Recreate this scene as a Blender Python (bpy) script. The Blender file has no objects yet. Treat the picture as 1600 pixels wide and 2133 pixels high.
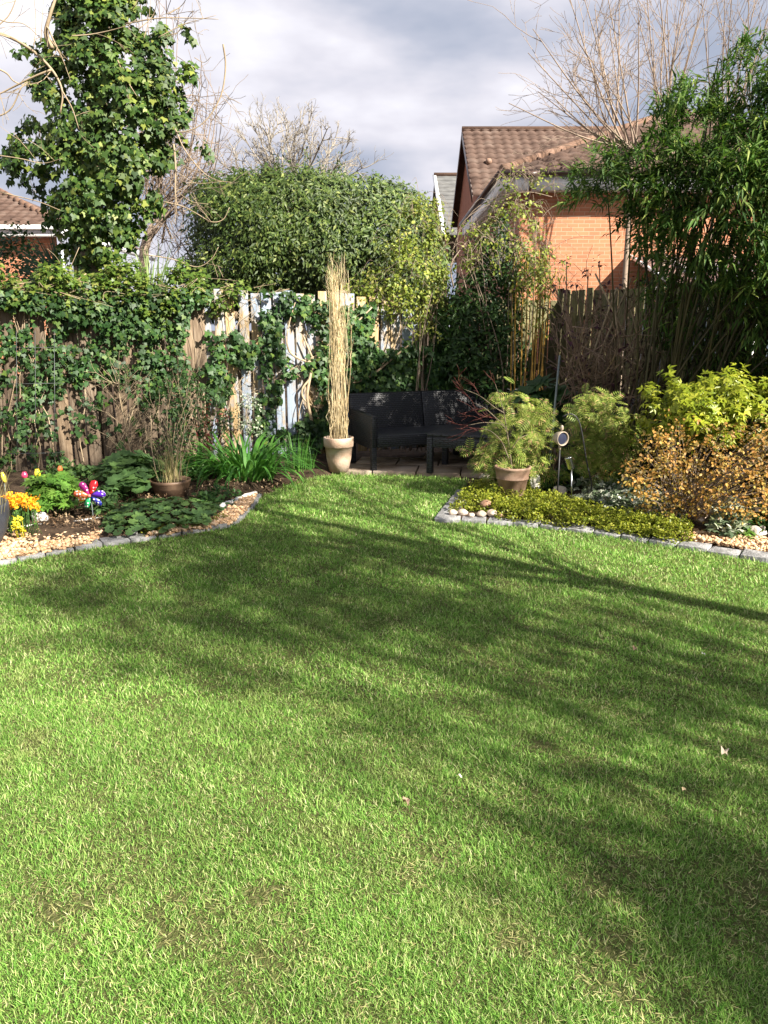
import bpy, math, random
import numpy as np

rng = np.random.default_rng(11)
random.seed(11)
sc = bpy.context.scene
COL = sc.collection
R = math.radians

# ------------------------------------------------------------------ camera model (pixels of the 1600x2133 photograph)
F, CX, CY, H = 1602.0, 800.0, 1066.5, 1.5
PITCH = R(13.56)
cp, sp = math.cos(PITCH), math.sin(PITCH)


def rays(px, py):
    a = (np.asarray(px, float) - CX) / F
    b = -(np.asarray(py, float) - CY) / F
    return np.stack([a, cp + b * sp, -sp + b * cp], -1)


def P(px, py, Y):
    d = rays(px, py)
    return d * (np.asarray(Y, float) / d[..., 1])[..., None] + np.array([0, 0, H])


def G(px, py, z=0.0):
    d = rays(px, py)
    return d * ((z - H) / d[..., 2])[..., None] + np.array([0, 0, H])


# back fence frame: U runs along the fence to the right, N towards the garden
U = np.array([0.927, 0.375, 0.0])
N = np.array([0.375, -0.927, 0.0])
F0 = np.array([-0.53, 8.95, 0.0])
# side fence on the right runs along N from the corner
CORNER = F0 + U * 2.95


def FP(px, py, off=0.0, base=F0, n=N):
    """point on the plane parallel to the fence, off metres in front of it"""
    d = rays(px, py)
    o = np.array([0, 0, H])
    t = (((base + n * off if np.ndim(off) == 0 else base + n * np.asarray(off)[..., None]) - o) @ n) / (d @ n)
    return d * t[..., None] + o


# ------------------------------------------------------------------ mesh helpers
def nrm(v):
    v = np.asarray(v, float)
    return v / (np.linalg.norm(v, axis=-1, keepdims=True) + 1e-12)


class MB:
    def __init__(s):
        s.V = []
        s.F = {}
        s.n = 0

    def add(s, v, *faces):
        v = np.asarray(v, float).reshape(-1, 3)
        for f in faces:
            f = np.asarray(f, int)
            s.F.setdefault(f.shape[1], []).append(f + s.n)
        s.V.append(v)
        s.n += len(v)

    def build(s, name, mat, parent=None, smooth=False, origin=None, bevel=0):
        v = np.concatenate(s.V)
        off = np.zeros(3)
        if parent is not None:
            q = parent
            while q is not None:
                off = off + np.array(q.location)
                q = q.parent
        elif origin is not None:
            off = np.array(origin, float)
        v = v - off
        sizes, loops = [], []
        for k, fl in s.F.items():
            f = np.concatenate(fl)
            sizes.append(np.full(len(f), k))
            loops.append(f.ravel())
        sizes = np.concatenate(sizes)
        loops = np.concatenate(loops)
        starts = np.concatenate([[0], np.cumsum(sizes)[:-1]])
        me = bpy.data.meshes.new(name)
        me.vertices.add(len(v))
        me.vertices.foreach_set('co', v.astype(np.float32).ravel())
        me.loops.add(len(loops))
        me.loops.foreach_set('vertex_index', loops.astype(np.int32))
        me.polygons.add(len(sizes))
        me.polygons.foreach_set('loop_start', starts.astype(np.int32))
        if smooth:
            me.polygons.foreach_set('use_smooth', np.ones(len(sizes), bool))
        me.update(calc_edges=True)
        me.materials.append(mat)
        o = bpy.data.objects.new(name, me)
        COL.objects.link(o)
        if parent is not None:
            o.parent = parent
        else:
            o.location = off
        if bevel:
            m = o.modifiers.new('bevel', 'BEVEL')
            m.width = bevel
            m.segments = 2
            m.limit_method = 'ANGLE'
        return o

    # primitives
    def box(s, c, size, ax=None):
        ax = np.eye(3) if ax is None else np.asarray(ax, float)
        h = np.asarray(size, float) / 2
        k = np.array([[-1, -1, -1], [1, -1, -1], [1, 1, -1], [-1, 1, -1], [-1, -1, 1], [1, -1, 1], [1, 1, 1], [-1, 1, 1]], float) * h
        s.add(np.asarray(c, float) + k @ ax, [[0, 3, 2, 1], [4, 5, 6, 7], [0, 1, 5, 4], [1, 2, 6, 5], [2, 3, 7, 6], [3, 0, 4, 7]])

    def quad(s, a, b, c, d):
        s.add([a, b, c, d], [[0, 1, 2, 3]])

    def prism(s, poly, z0, z1):
        n = len(poly)
        v = [(p[0], p[1], z0) for p in poly] + [(p[0], p[1], z1) for p in poly]
        s.add(v, [[i, (i + 1) % n, n + (i + 1) % n, n + i] for i in range(n)], [list(range(n, 2 * n))], [list(range(n - 1, -1, -1))])

    def tube(s, pts, rad, n=5, cap=True):
        pts = np.asarray(pts, float)
        m = len(pts)
        rad = np.broadcast_to(np.asarray(rad, float), (m,))
        t = nrm(np.gradient(pts, axis=0))
        ref = np.array([0.0, 0, 1]) if abs(t[0][2]) < .9 else np.array([1.0, 0, 0])
        a = nrm(np.cross(t[0], ref))
        fr = []
        for i in range(m):
            a = nrm(a - t[i] * (a @ t[i]))
            fr.append((a, np.cross(t[i], a)))
        ang = np.arange(n) * 2 * math.pi / n
        v = np.concatenate([pts[i] + rad[i] * (np.cos(ang)[:, None] * fr[i][0] + np.sin(ang)[:, None] * fr[i][1]) for i in range(m)])
        i = np.arange(m - 1)[:, None]
        j = np.arange(n)[None, :]
        q = np.stack([i * n + j, i * n + (j + 1) % n, (i + 1) * n + (j + 1) % n, (i + 1) * n + j], -1).reshape(-1, 4)
        if cap and n > 2:
            s.add(v, q, [list(range(n - 1, -1, -1)), [(m - 1) * n + k for k in range(n)]])
        else:
            s.add(v, q)

    def lathe(s, c, prof, n=32, ax=None, jit=0):
        """profile of (radius, height) about the axis ax[2] through c"""
        ax = np.eye(3) if ax is None else np.asarray(ax, float)
        prof = np.asarray(prof, float)
        m = len(prof)
        ang = np.arange(n) * 2 * math.pi / n
        v = np.stack([prof[:, 0:1] * np.cos(ang), prof[:, 0:1] * np.sin(ang), np.repeat(prof[:, 1:2], n, 1)], -1).reshape(-1, 3)
        i = np.arange(m - 1)[:, None]
        j = np.arange(n)[None, :]
        q = np.stack([i * n + j, i * n + (j + 1) % n, (i + 1) * n + (j + 1) % n, (i + 1) * n + j], -1).reshape(-1, 4)
        s.add(np.asarray(c, float) + v @ ax, q)

    def leaves(s, T, pos, d, up, scale):
        tv, faces = T
        y = nrm(d)
        x = nrm(np.cross(y, up))
        z = np.cross(x, y)
        sc_ = np.asarray(scale, float)[:, None, None]
        v = pos[:, None, :] + sc_ * (tv[None, :, 0:1] * x[:, None] + tv[None, :, 1:2] * y[:, None] + tv[None, :, 2:3] * z[:, None])
        k = len(tv)
        base = (np.arange(len(pos)) * k)[:, None, None]
        s.add(v, *[(base + np.asarray(f)[None]).reshape(-1, len(f[0])) for f in faces])

    def straps(s, base, az, L, w, lean, curl, seg=5, tip=True, twist=0.0, fold=0.0):
        """arching blades: lean = start angle from vertical, curl = added angle to the tip"""
        n = len(base)
        h = np.stack([np.cos(az), np.sin(az), np.zeros(n)], -1)
        side = np.stack([-np.sin(az + twist), np.cos(az + twist), np.zeros(n)], -1)
        p = np.array(base, float)
        lv = []
        for i in range(seg + 1):
            t = i / seg
            ww = w * (0.65 + 0.35 * min(1, t * 3)) * (max(0.0, 1 - t ** 2.5) if tip else 1) + 0.0002
            lv.append(p - side * (ww / 2)[:, None])
            lv.append(p + side * (ww / 2)[:, None])
            th = lean + curl * (t ** 1.3)
            p = p + (h * np.sin(th)[:, None] + np.array([0, 0, 1.0]) * np.cos(th)[:, None]) * (L / seg)[:, None]
        v = np.stack(lv, 1)
        k = 2 * (seg + 1)
        f = np.array([[2 * i, 2 * i + 1, 2 * i + 3, 2 * i + 2] for i in range(seg)])
        s.add(v, ((np.arange(n) * k)[:, None, None] + f[None]).reshape(-1, 4))


def empty(name, loc):
    o = bpy.data.objects.new(name, None)
    o.empty_display_size = 0.1
    COL.objects.link(o)
    o.location = [float(x) for x in loc]
    return o


def tag(o, label=None, cat=None, group=None, kind=None):
    if label:
        o['label'] = label
    if cat:
        o['category'] = cat
    if group:
        o['group'] = group
    if kind:
        o['kind'] = kind
    return o


# ------------------------------------------------------------------ materials
def newmat(name):
    m = bpy.data.materials.new(name)
    m.use_nodes = True
    nt = m.node_tree
    return m, nt.nodes, nt.links, nt.nodes['Principled BSDF']


def ramp(nodes, cols, pos=None, interp='LINEAR'):
    r = nodes.new('ShaderNodeValToRGB')
    r.color_ramp.interpolation = interp
    e = r.color_ramp.elements
    n = len(cols)
    pos = pos or [i / max(1, n - 1) for i in range(n)]
    while len(e) < n:
        e.new(0.5)
    for i in range(n):
        e[i].position = pos[i]
        e[i].color = (*cols[i], 1)
    return r


def noise(nodes, links, scale, detail=4, coord='Object', stretch=None, rough=.55):
    t = nodes.new('ShaderNodeTexCoord')
    n = nodes.new('ShaderNodeTexNoise')
    n.inputs['Scale'].default_value = scale
    n.inputs['Detail'].default_value = detail
    n.inputs['Roughness'].default_value = rough
    if stretch:
        mp = nodes.new('ShaderNodeMapping')
        mp.inputs['Scale'].default_value = stretch
        links.new(t.outputs[coord], mp.inputs['Vector'])
        links.new(mp.outputs['Vector'], n.inputs['Vector'])
    else:
        links.new(t.outputs[coord], n.inputs['Vector'])
    return n


def mix(nodes, links, a, b, fac, mode='MIX'):
    m = nodes.new('ShaderNodeMix')
    m.data_type = 'RGBA'
    m.blend_type = mode
    for sock, val in ((m.inputs[6], a), (m.inputs[7], b)):
        if isinstance(val, (tuple, list)):
            sock.default_value = (*val, 1)
        else:
            links.new(val, sock)
    if isinstance(fac, (int, float)):
        m.inputs[0].default_value = fac
    else:
        links.new(fac, m.inputs[0])
    return m.outputs[2]


def leafmat(name, cols, pos=None, rough=.42, trans=.25, nscale=2.5, vary=.35, spec=.3):
    m, nd, lk, b = newmat(name)
    g = nd.new('ShaderNodeNewGeometry')
    r = ramp(nd, cols, pos)
    lk.new(g.outputs['Random Per Island'], r.inputs[0])
    n = noise(nd, lk, nscale, 2)
    r2 = ramp(nd, [(1 - vary,) * 3, (1 + vary,) * 3], [.3, .7])
    lk.new(n.outputs[0], r2.inputs[0])
    c = mix(nd, lk, r.outputs[0], r2.outputs[0], 1.0, 'MULTIPLY')
    lk.new(c, b.inputs['Base Color'])
    b.inputs['Roughness'].default_value = rough
    b.inputs['Specular IOR Level'].default_value = spec
    t = nd.new('ShaderNodeBsdfTranslucent')
    lk.new(mix(nd, lk, c, (1.15, 1.3, .7), 1.0, 'MULTIPLY'), t.inputs[0])
    ms = nd.new('ShaderNodeMixShader')
    ms.inputs[0].default_value = trans
    lk.new(b.outputs[0], ms.inputs[1])
    lk.new(t.outputs[0], ms.inputs[2])
    lk.new(ms.outputs[0], nd['Material Output'].inputs[0])
    return m


def roughmat(name, cols, scale=8, rough=.8, stretch=None, bump=.3, bscale=None, spec=.3, island=None, metal=0, detail=5):
    """mottled solid: noise ramp of cols, optional per-island multiply, bump"""
    m, nd, lk, b = newmat(name)
    n = noise(nd, lk, scale, detail, stretch=stretch)
    r = ramp(nd, cols, [.3 + .4 * i / max(1, len(cols) - 1) for i in range(len(cols))])
    lk.new(n.outputs[0], r.inputs[0])
    c = r.outputs[0]
    if island:
        g = nd.new('ShaderNodeNewGeometry')
        r2 = ramp(nd, island)
        lk.new(g.outputs['Random Per Island'], r2.inputs[0])
        c = mix(nd, lk, c, r2.outputs[0], 1.0, 'MULTIPLY')
    lk.new(c, b.inputs['Base Color'])
    b.inputs['Roughness'].default_value = rough
    b.inputs['Specular IOR Level'].default_value = spec
    b.inputs['Metallic'].default_value = metal
    if bump:
        n2 = noise(nd, lk, bscale or scale * 4, 4, stretch=stretch)
        bp = nd.new('ShaderNodeBump')
        bp.inputs['Strength'].default_value = bump
        bp.inputs['Distance'].default_value = .02
        lk.new(n2.outputs[0], bp.inputs['Height'])
        lk.new(bp.outputs[0], b.inputs['Normal'])
    return m


def plain(name, col, rough=.5, metal=0, spec=.5):
    m, nd, lk, b = newmat(name)
    n = noise(nd, lk, 14, 3)
    r = ramp(nd, [tuple(x * .85 for x in col), tuple(min(1, x * 1.12) for x in col)], [.35, .65])
    lk.new(n.outputs[0], r.inputs[0])
    lk.new(r.outputs[0], b.inputs['Base Color'])
    b.inputs['Roughness'].default_value = rough
    b.inputs['Metallic'].default_value = metal
    b.inputs['Specular IOR Level'].default_value = spec
    return m


M = {}


def grassmat():
    m = leafmat('grass_blades', [(.08, .2, .03), (.155, .32, .05), (.245, .42, .085), (.39, .5, .16), (.64, .61, .36)], [0, .35, .68, .87, 1], rough=.55, trans=.3, nscale=2.2, vary=.22, spec=.22)
    nd, lk = m.node_tree.nodes, m.node_tree.links
    b = nd['Principled BSDF']
    src = b.inputs['Base Color'].links[0].from_socket
    n = noise(nd, lk, 3.3, 6, rough=.65)
    r = ramp(nd, [(0,) * 3, (1,) * 3], [.54, .72])
    lk.new(n.outputs[0], r.inputs[0])
    g = nd.new('ShaderNodeNewGeometry')
    r2 = ramp(nd, [(.2, .27, .06), (.34, .32, .11), (.44, .38, .2), (.12, .24, .04)])
    lk.new(g.outputs['Random Per Island'], r2.inputs[0])
    sc_ = nd.new('ShaderNodeMath')
    sc_.operation = 'MULTIPLY'
    lk.new(r.outputs[0], sc_.inputs[0])
    sc_.inputs[1].default_value = .6
    c = mix(nd, lk, src, r2.outputs[0], sc_.outputs[0])
    lk.new(c, b.inputs['Base Color'])
    return m


M['grass'] = grassmat()
M['lawn'] = roughmat('lawn_thatch', [(.055, .065, .024), (.085, .1, .03), (.12, .125, .045), (.22, .2, .1)], 55, .95, bump=.9, bscale=160, spec=.1, detail=8)
M['soil'] = roughmat('soil', [(.025, .017, .011), (.06, .04, .026), (.1, .07, .045)], 9, .95, bump=.8, bscale=45, spec=.15)
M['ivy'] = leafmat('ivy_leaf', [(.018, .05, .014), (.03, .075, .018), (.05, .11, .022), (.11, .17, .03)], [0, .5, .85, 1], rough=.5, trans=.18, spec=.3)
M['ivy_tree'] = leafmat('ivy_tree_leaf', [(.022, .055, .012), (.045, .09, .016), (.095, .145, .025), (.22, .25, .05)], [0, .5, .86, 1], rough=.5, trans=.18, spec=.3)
M['laurel'] = leafmat('laurel_leaf', [(.026, .05, .012), (.055, .092, .018), (.1, .145, .03), (.19, .22, .06)], [0, .5, .85, 1], rough=.5, trans=.2, spec=.3)
M['climber'] = leafmat('climber_leaf', [(.1, .14, .02), (.18, .23, .035), (.27, .3, .05), (.34, .3, .1)], [0, .5, .85, 1], rough=.5, trans=.32)
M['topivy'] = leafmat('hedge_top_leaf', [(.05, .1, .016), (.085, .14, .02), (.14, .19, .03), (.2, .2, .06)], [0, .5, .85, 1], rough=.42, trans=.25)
M['dark_shrub'] = leafmat('dark_shrub_leaf', [(.015, .04, .012), (.03, .07, .016), (.05, .1, .02)], rough=.48, trans=.18)
M['bamboo'] = leafmat('bamboo_leaf', [(.03, .075, .016), (.06, .12, .024), (.115, .185, .04), (.26, .31, .08)], [0, .5, .85, 1], rough=.55, trans=.28, spec=.22)
M['choisya_gold'] = leafmat('golden_leaf', [(.13, .18, .014), (.24, .28, .02), (.34, .35, .04)], rough=.4, trans=.28)
M['choisya_green'] = leafmat('green_palmate_leaf', [(.07, .17, .025), (.12, .25, .04), (.17, .3, .05)], rough=.4, trans=.25)
M['spiraea'] = leafmat('copper_leaf', [(.11, .065, .022), (.2, .15, .035), (.33, .16, .04), (.43, .24, .05), (.46, .37, .1)], [0, .25, .5, .82, 1], rough=.5, trans=.3)
M['sorbaria'] = leafmat('feathery_leaf', [(.13, .2, .035), (.25, .32, .06), (.36, .4, .1), (.5, .3, .17)], [0, .5, .8, 1], rough=.5, trans=.32)
M['golden_mat'] = leafmat('golden_creeper_leaf', [(.11, .15, .014), (.2, .23, .02), (.33, .33, .045)], rough=.45, trans=.28, nscale=6)
M['varie'] = leafmat('variegated_leaf', [(.05, .09, .045), (.12, .16, .09), (.42, .45, .34), (.55, .57, .46)], [0, .35, .65, 1], rough=.45, trans=.2)
M['groundleaf'] = leafmat('ground_leaf', [(.03, .08, .02), (.05, .12, .03), (.08, .16, .035)], rough=.5, trans=.2)
M['heuchera'] = leafmat('lobed_leaf', [(.05, .1, .035), (.075, .145, .045), (.11, .19, .05)], rough=.55, trans=.25)
M['daylily'] = leafmat('strap_leaf', [(.05, .16, .03), (.075, .21, .035), (.12, .27, .05)], rough=.4, trans=.3, nscale=4)
M['clipping'] = leafmat('dry_clipping', [(.24, .25, .08), (.36, .34, .14), (.46, .42, .2)], rough=.7, trans=.1, spec=.15)
M['straw'] = leafmat('dry_straw', [(.5, .38, .2), (.66, .53, .32), (.74, .64, .44)], rough=.65, trans=.15)
M['dryblade'] = leafmat('dry_blade', [(.34, .28, .13), (.46, .39, .2), (.26, .25, .09)], rough=.6, trans=.2)
M['phormium'] = leafmat('spiky_leaf', [(.12, .2, .07), (.2, .28, .1), (.28, .34, .15)], rough=.45, trans=.2)
M['palm'] = leafmat('palm_leaf', [(.015, .045, .018), (.03, .075, .03)], rough=.4, trans=.15)
M['redleaf'] = leafmat('red_leaf', [(.16, .015, .015), (.25, .03, .02)], rough=.45, trans=.25)
M['purpleleaf'] = leafmat('dark_purple_leaf', [(.035, .012, .02), (.07, .02, .03)], rough=.5, trans=.2)
M['litter'] = leafmat('dry_litter', [(.1, .06, .035), (.22, .14, .08), (.4, .3, .19)], rough=.85, trans=.05, spec=.1)
M['flower'] = leafmat('orange_petal', [(.75, .28, .01), (.85, .42, .02)], rough=.5, trans=.3, vary=.15)
M['flower_yellow'] = leafmat('yellow_petal', [(.7, .6, .03), (.8, .72, .08)], rough=.5, trans=.3, vary=.15)
M['bark'] = roughmat('bark', [(.1, .075, .05), (.2, .16, .11), (.28, .23, .17)], 10, .9, stretch=(1, 1, .25), bump=.6)
M['twig'] = roughmat('pale_twig', [(.24, .18, .11), (.38, .3, .2)], 6, .8, bump=.2)
M['twig_far'] = roughmat('grey_brown_twig', [(.24, .215, .18), (.36, .32, .26)], 3, .9, bump=0)
M['twig_warm'] = roughmat('warm_twig', [(.19, .14, .105), (.31, .24, .18)], 4, .85, bump=0)
M['elder'] = roughmat('brown_stem', [(.13, .085, .06), (.3, .21, .15)], 8, .8, bump=.3)
M['twig_dark'] = roughmat('dark_stem', [(.05, .03, .022), (.12, .08, .055)], 8, .8, bump=.3)
M['twig_red'] = roughmat('red_twig', [(.06, .014, .012), (.13, .035, .025)], 8, .6, bump=.1)
M['cane'] = roughmat('golden_cane', [(.32, .17, .03), (.48, .3, .07)], 5, .45, bump=.1)
M['cane_dark'] = roughmat('dark_cane', [(.03, .028, .014), (.08, .07, .03)], 5, .5, bump=.1)
M['vine'] = roughmat('vine_stem', [(.3, .22, .13), (.5, .4, .27)], 9, .85, stretch=(1, 1, .4), bump=.5)
M['terracotta'] = roughmat('weathered_terracotta', [(.34, .22, .15), (.47, .34, .25), (.5, .42, .34)], 9, .85, bump=.25, bscale=80)
M['pot_brown'] = roughmat('brown_pot_clay', [(.15, .088, .058), (.23, .145, .1), (.31, .215, .155)], 8, .6, bump=.12, bscale=70, spec=.4)
M['pot_glazed'] = roughmat('brown_bowl_glaze', [(.13, .075, .045), (.2, .13, .085)], 8, .5, bump=.15, spec=.4)
M['pot_grey'] = roughmat('grey_planter', [(.03, .033, .042), (.055, .06, .072)], 6, .55, bump=.15, spec=.4)
M['sett'] = roughmat('granite_sett', [(.13, .125, .12), (.24, .24, .24), (.36, .355, .35)], 20, .85, bump=.6, bscale=60)
M['slab'] = roughmat('patio_slab', [(.22, .16, .11), (.36, .28, .2), (.42, .35, .27)], 4, .85, bump=.4, bscale=40, island=[(.75,) * 3, (1.15,) * 3])
M['rock'] = roughmat('pale_rock', [(.42, .36, .29), (.62, .57, .5)], 11, .85, bump=.6)
M['rock_white'] = roughmat('white_rock', [(.6, .57, .53), (.82, .8, .77)], 11, .8, bump=.6)
M['pebble'] = roughmat('round_pebble', [(.3, .23, .17), (.5, .4, .31), (.55, .5, .44)], 12, .6, bump=.2)
M['pebble_red'] = roughmat('reddish_pebble', [(.32, .17, .1), (.45, .28, .19)], 12, .6, bump=.2)
M['gravel'] = roughmat('gravel_chips', [(.5, .34, .19), (.62, .46, .3), (.72, .62, .48)], 30, .8, bump=0, island=[(.5, .42, .36), (1, .85, .72), (1.15, 1.1, 1.05)])
M['ball'] = plain('bronze_ball', (.26, .2, .16), .28, .75)
M['white_paint'] = plain('white_paint', (.8, .8, .8), .45)
M['white_plastic'] = plain('cream_plastic', (.34, .28, .21), .45)
M['dark_glass'] = plain('dark_lens', (.03, .035, .06), .08, spec=.8)
M['steel'] = plain('brushed_steel', (.6, .62, .64), .22, 1)
M['grey_metal'] = plain('grey_pole', (.16, .19, .19), .5, .3)
M['black_metal'] = plain('black_metal', (.015, .015, .017), .5)
M['wire'] = plain('grey_wire', (.1, .11, .11), .5, .4)
M['gutter'] = plain('brown_gutter', (.075, .045, .035), .4)
M['roof'] = roughmat('brown_roof_tile', [(.06, .036, .027), (.105, .066, .05), (.14, .1, .08)], 2.2, .85, bump=.25, bscale=30)
M['roof_grey'] = roughmat('grey_roof_tile', [(.09, .09, .09), (.16, .16, .155)], 2, .85, bump=.2, bscale=20)
M['ridge'] = roughmat('orange_ridge_tile', [(.14, .08, .052), (.2, .125, .088)], 3, .85, bump=.3)
M['glass'] = plain('window_glass', (.06, .08, .1), .05, spec=.9)
M['render_wall'] = roughmat('red_brown_gable', [(.26, .1, .06), (.33, .14, .085)], 3, .9, bump=.1)


def brickmat(name, c1, c2, mortar, axis='X'):
    m, nd, lk, b = newmat(name)
    t = nd.new('ShaderNodeNewGeometry')
    sx = nd.new('ShaderNodeSeparateXYZ')
    lk.new(t.outputs['Position'], sx.inputs[0])
    cb = nd.new('ShaderNodeCombineXYZ')
    lk.new(sx.outputs[axis], cb.inputs[0])
    lk.new(sx.outputs['Z'], cb.inputs[1])
    br = nd.new('ShaderNodeTexBrick')
    br.inputs['Scale'].default_value = 1
    br.inputs['Brick Width'].default_value = .225
    br.inputs['Row Height'].default_value = .075
    br.inputs['Mortar Size'].default_value = .007
    br.inputs['Color1'].default_value = (*c1, 1)
    br.inputs['Color2'].default_value = (*c2, 1)
    br.inputs['Mortar'].default_value = (*mortar, 1)
    lk.new(cb.outputs[0], br.inputs['Vector'])
    n = noise(nd, lk, 1.1, 4)
    r = ramp(nd, [(.82,) * 3, (1.12,) * 3], [.3, .7])
    lk.new(n.outputs[0], r.inputs[0])
    c = mix(nd, lk, br.outputs[0], r.outputs[0], 1, 'MULTIPLY')
    lk.new(c, b.inputs['Base Color'])
    b.inputs['Roughness'].default_value = .9
    bp = nd.new('ShaderNodeBump')
    bp.inputs['Strength'].default_value = .5
    bp.inputs['Distance'].default_value = .006
    lk.new(br.outputs['Fac'], bp.inputs['Height'])
    bp.invert = True
    lk.new(bp.outputs[0], b.inputs['Normal'])
    return m


M['brick'] = brickmat('orange_brick', (.47, .19, .095), (.4, .155, .078), (.47, .28, .18))
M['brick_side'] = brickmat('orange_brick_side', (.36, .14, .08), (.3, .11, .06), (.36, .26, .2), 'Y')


def boardmat(name, browns, paint=None, paintpos=(.42, .58)):
    m, nd, lk, b = newmat(name)
    g = nd.new('ShaderNodeNewGeometry')
    n = noise(nd, lk, 7, 6, stretch=(9, 9, .55), rough=.65)
    r = ramp(nd, browns, [.32, .5, .7])
    lk.new(n.outputs[0], r.inputs[0])
    r2 = ramp(nd, [(.6, .58, .55), (1, 1, 1), (1.3, 1.25, 1.15)])
    lk.new(g.outputs['Random Per Island'], r2.inputs[0])
    c = mix(nd, lk, r.outputs[0], r2.outputs[0], 1, 'MULTIPLY')
    if paint:
        n3 = noise(nd, lk, 3.2, 5, stretch=(3, 3, 1), rough=.7)
        add = nd.new('ShaderNodeMath')
        add.operation = 'MULTIPLY_ADD'
        lk.new(g.outputs['Random Per Island'], add.inputs[0])
        add.inputs[1].default_value = .22
        lk.new(n3.outputs[0], add.inputs[2])
        r3 = ramp(nd, [(1,) * 3, (0,) * 3], [paintpos[0] + .12, paintpos[1] + .12])
        lk.new(add.outputs[0], r3.inputs[0])
        c = mix(nd, lk, c, paint, r3.outputs[0])
    lk.new(c, b.inputs['Base Color'])
    b.inputs['Roughness'].default_value = .85
    b.inputs['Specular IOR Level'].default_value = .25
    bp = nd.new('ShaderNodeBump')
    bp.inputs['Strength'].default_value = .5
    bp.inputs['Distance'].default_value = .01
    lk.new(n.outputs[0], bp.inputs['Height'])
    lk.new(bp.outputs[0], b.inputs['Normal'])
    return m


M['board_brown'] = boardmat('weathered_brown_board', [(.07, .05, .035), (.155, .115, .08), (.25, .2, .15)])
M['board_white'] = boardmat('flaking_painted_board', [(.18, .12, .06), (.32, .23, .12), (.4, .33, .22)], (.25, .3, .37), (.4, .58))
M['board_dark'] = boardmat('green_tinted_board', [(.06, .055, .03), (.12, .11, .055), (.18, .17, .09)])  # green-tinted wood, its colour lowered a little for the bamboo's shade


def wickermat():
    m, nd, lk, b = newmat('black_wicker')
    t = nd.new('ShaderNodeNewGeometry')
    sx = nd.new('ShaderNodeSeparateXYZ')
    lk.new(t.outputs['Position'], sx.inputs[0])
    s = nd.new('ShaderNodeMath')
    s.operation = 'ADD'
    lk.new(sx.outputs['X'], s.inputs[0])
    lk.new(sx.outputs['Y'], s.inputs[1])
    cb = nd.new('ShaderNodeCombineXYZ')
    lk.new(s.outputs[0], cb.inputs[0])
    lk.new(sx.outputs['Z'], cb.inputs[1])
    br = nd.new('ShaderNodeTexBrick')
    br.inputs['Scale'].default_value = 1
    br.inputs['Brick Width'].default_value = .05
    br.inputs['Row Height'].default_value = .021
    br.inputs['Mortar Size'].default_value = .005
    br.inputs['Mortar Smooth'].default_value = .6
    br.inputs['Color1'].default_value = (.032, .034, .042, 1)
    br.inputs['Color2'].default_value = (.025, .027, .034, 1)
    br.inputs['Mortar'].default_value = (.004, .004, .005, 1)
    lk.new(cb.outputs[0], br.inputs['Vector'])
    lk.new(br.outputs[0], b.inputs['Base Color'])
    b.inputs['Roughness'].default_value = .45
    bp = nd.new('ShaderNodeBump')
    bp.inputs['Strength'].default_value = .9
    bp.inputs['Distance'].default_value = .006
    bp.invert = True
    lk.new(br.outputs['Fac'], bp.inputs['Height'])
    lk.new(bp.outputs[0], b.inputs['Normal'])
    return m


M['wicker'] = wickermat()


def dotmat(name, col):
    m, nd, lk, b = newmat(name)
    t = nd.new('ShaderNodeTexCoord')
    v = nd.new('ShaderNodeTexVoronoi')
    v.inputs['Scale'].default_value = 42
    v.inputs['Randomness'].default_value = .35
    lk.new(t.outputs['Object'], v.inputs['Vector'])
    r = ramp(nd, [(.85, .85, .85), col], [.27, .31], 'LINEAR')
    lk.new(v.outputs['Distance'], r.inputs[0])
    lk.new(r.outputs[0], b.inputs['Base Color'])
    b.inputs['Roughness'].default_value = .3
    return m


# ------------------------------------------------------------------ leaf shapes (unit length along +Y, face +Z)
def A(*v):
    return np.array(v, float)


T_LANCE = (A((0, 0, 0), (-.19, .42, .05), (0, .5, -.02), (.19, .42, .05), (0, 1, -.1)), [[[0, 3, 4, 2], [0, 2, 4, 1]]])
T_OVAL = (A((0, 0, 0), (-.3, .4, .06), (-.2, .8, .02), (0, .5, -.03), (.3, .4, .06), (.2, .8, .02), (0, 1, -.08)), [[[0, 4, 5, 6, 3], [0, 3, 6, 2, 1]]])
T_BAMBOO = (A((0, 0, 0), (-.075, .3, .02), (0, .5, -.06), (.075, .3, .02), (0, 1, -.22)), [[[0, 3, 4, 2], [0, 2, 4, 1]]])
_ivy = [(0, .05, 0), (.32, -.12, -.05), (.56, .32, -.12), (.27, .45, -.02), (0, 1, -.14), (-.27, .45, -.02), (-.56, .32, -.12), (-.32, -.12, -.05)]
T_IVY = (A(*_ivy), [[[0, 1, 2, 3, 4], [0, 4, 5, 6, 7]]])


def t_lobed(n=7, w=.55):
    v = [(0, .35, -.06)]
    for i in range(2 * n + 1):
        a = -math.pi * .5 + .35 + (2 * math.pi - .7) * i / (2 * n)
        r = (.58 if i % 2 else .46)
        v.append((w / .55 * r * math.cos(a), .38 + r * math.sin(a), .07 * r + .04 * (i % 2)))
    return (A(*v), [[[0, i, i + 1] for i in range(1, 2 * n + 1)]])


T_LOBED = t_lobed()


def t_multi(leafs, tmpl):
    """several leaflets joined at the stalk into one island"""
    tv, fs = tmpl
    V = [(0, 0, 0)]
    FQ = []
    for (ox, oy, ang, s) in leafs:
        c, si = math.cos(ang), math.sin(ang)
        b = len(V) - 1
        for k, p in enumerate(tv):
            x, y, z = p * s
            if k == 0:
                continue
            V.append((ox + x * c + y * si, oy - x * si + y * c, z))
        for f in fs[0]:
            FQ.append([(0 if (k == 0 and ox == 0 and oy == 0) else b + k) for k in f])
    return (A(*V), [FQ])


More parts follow.
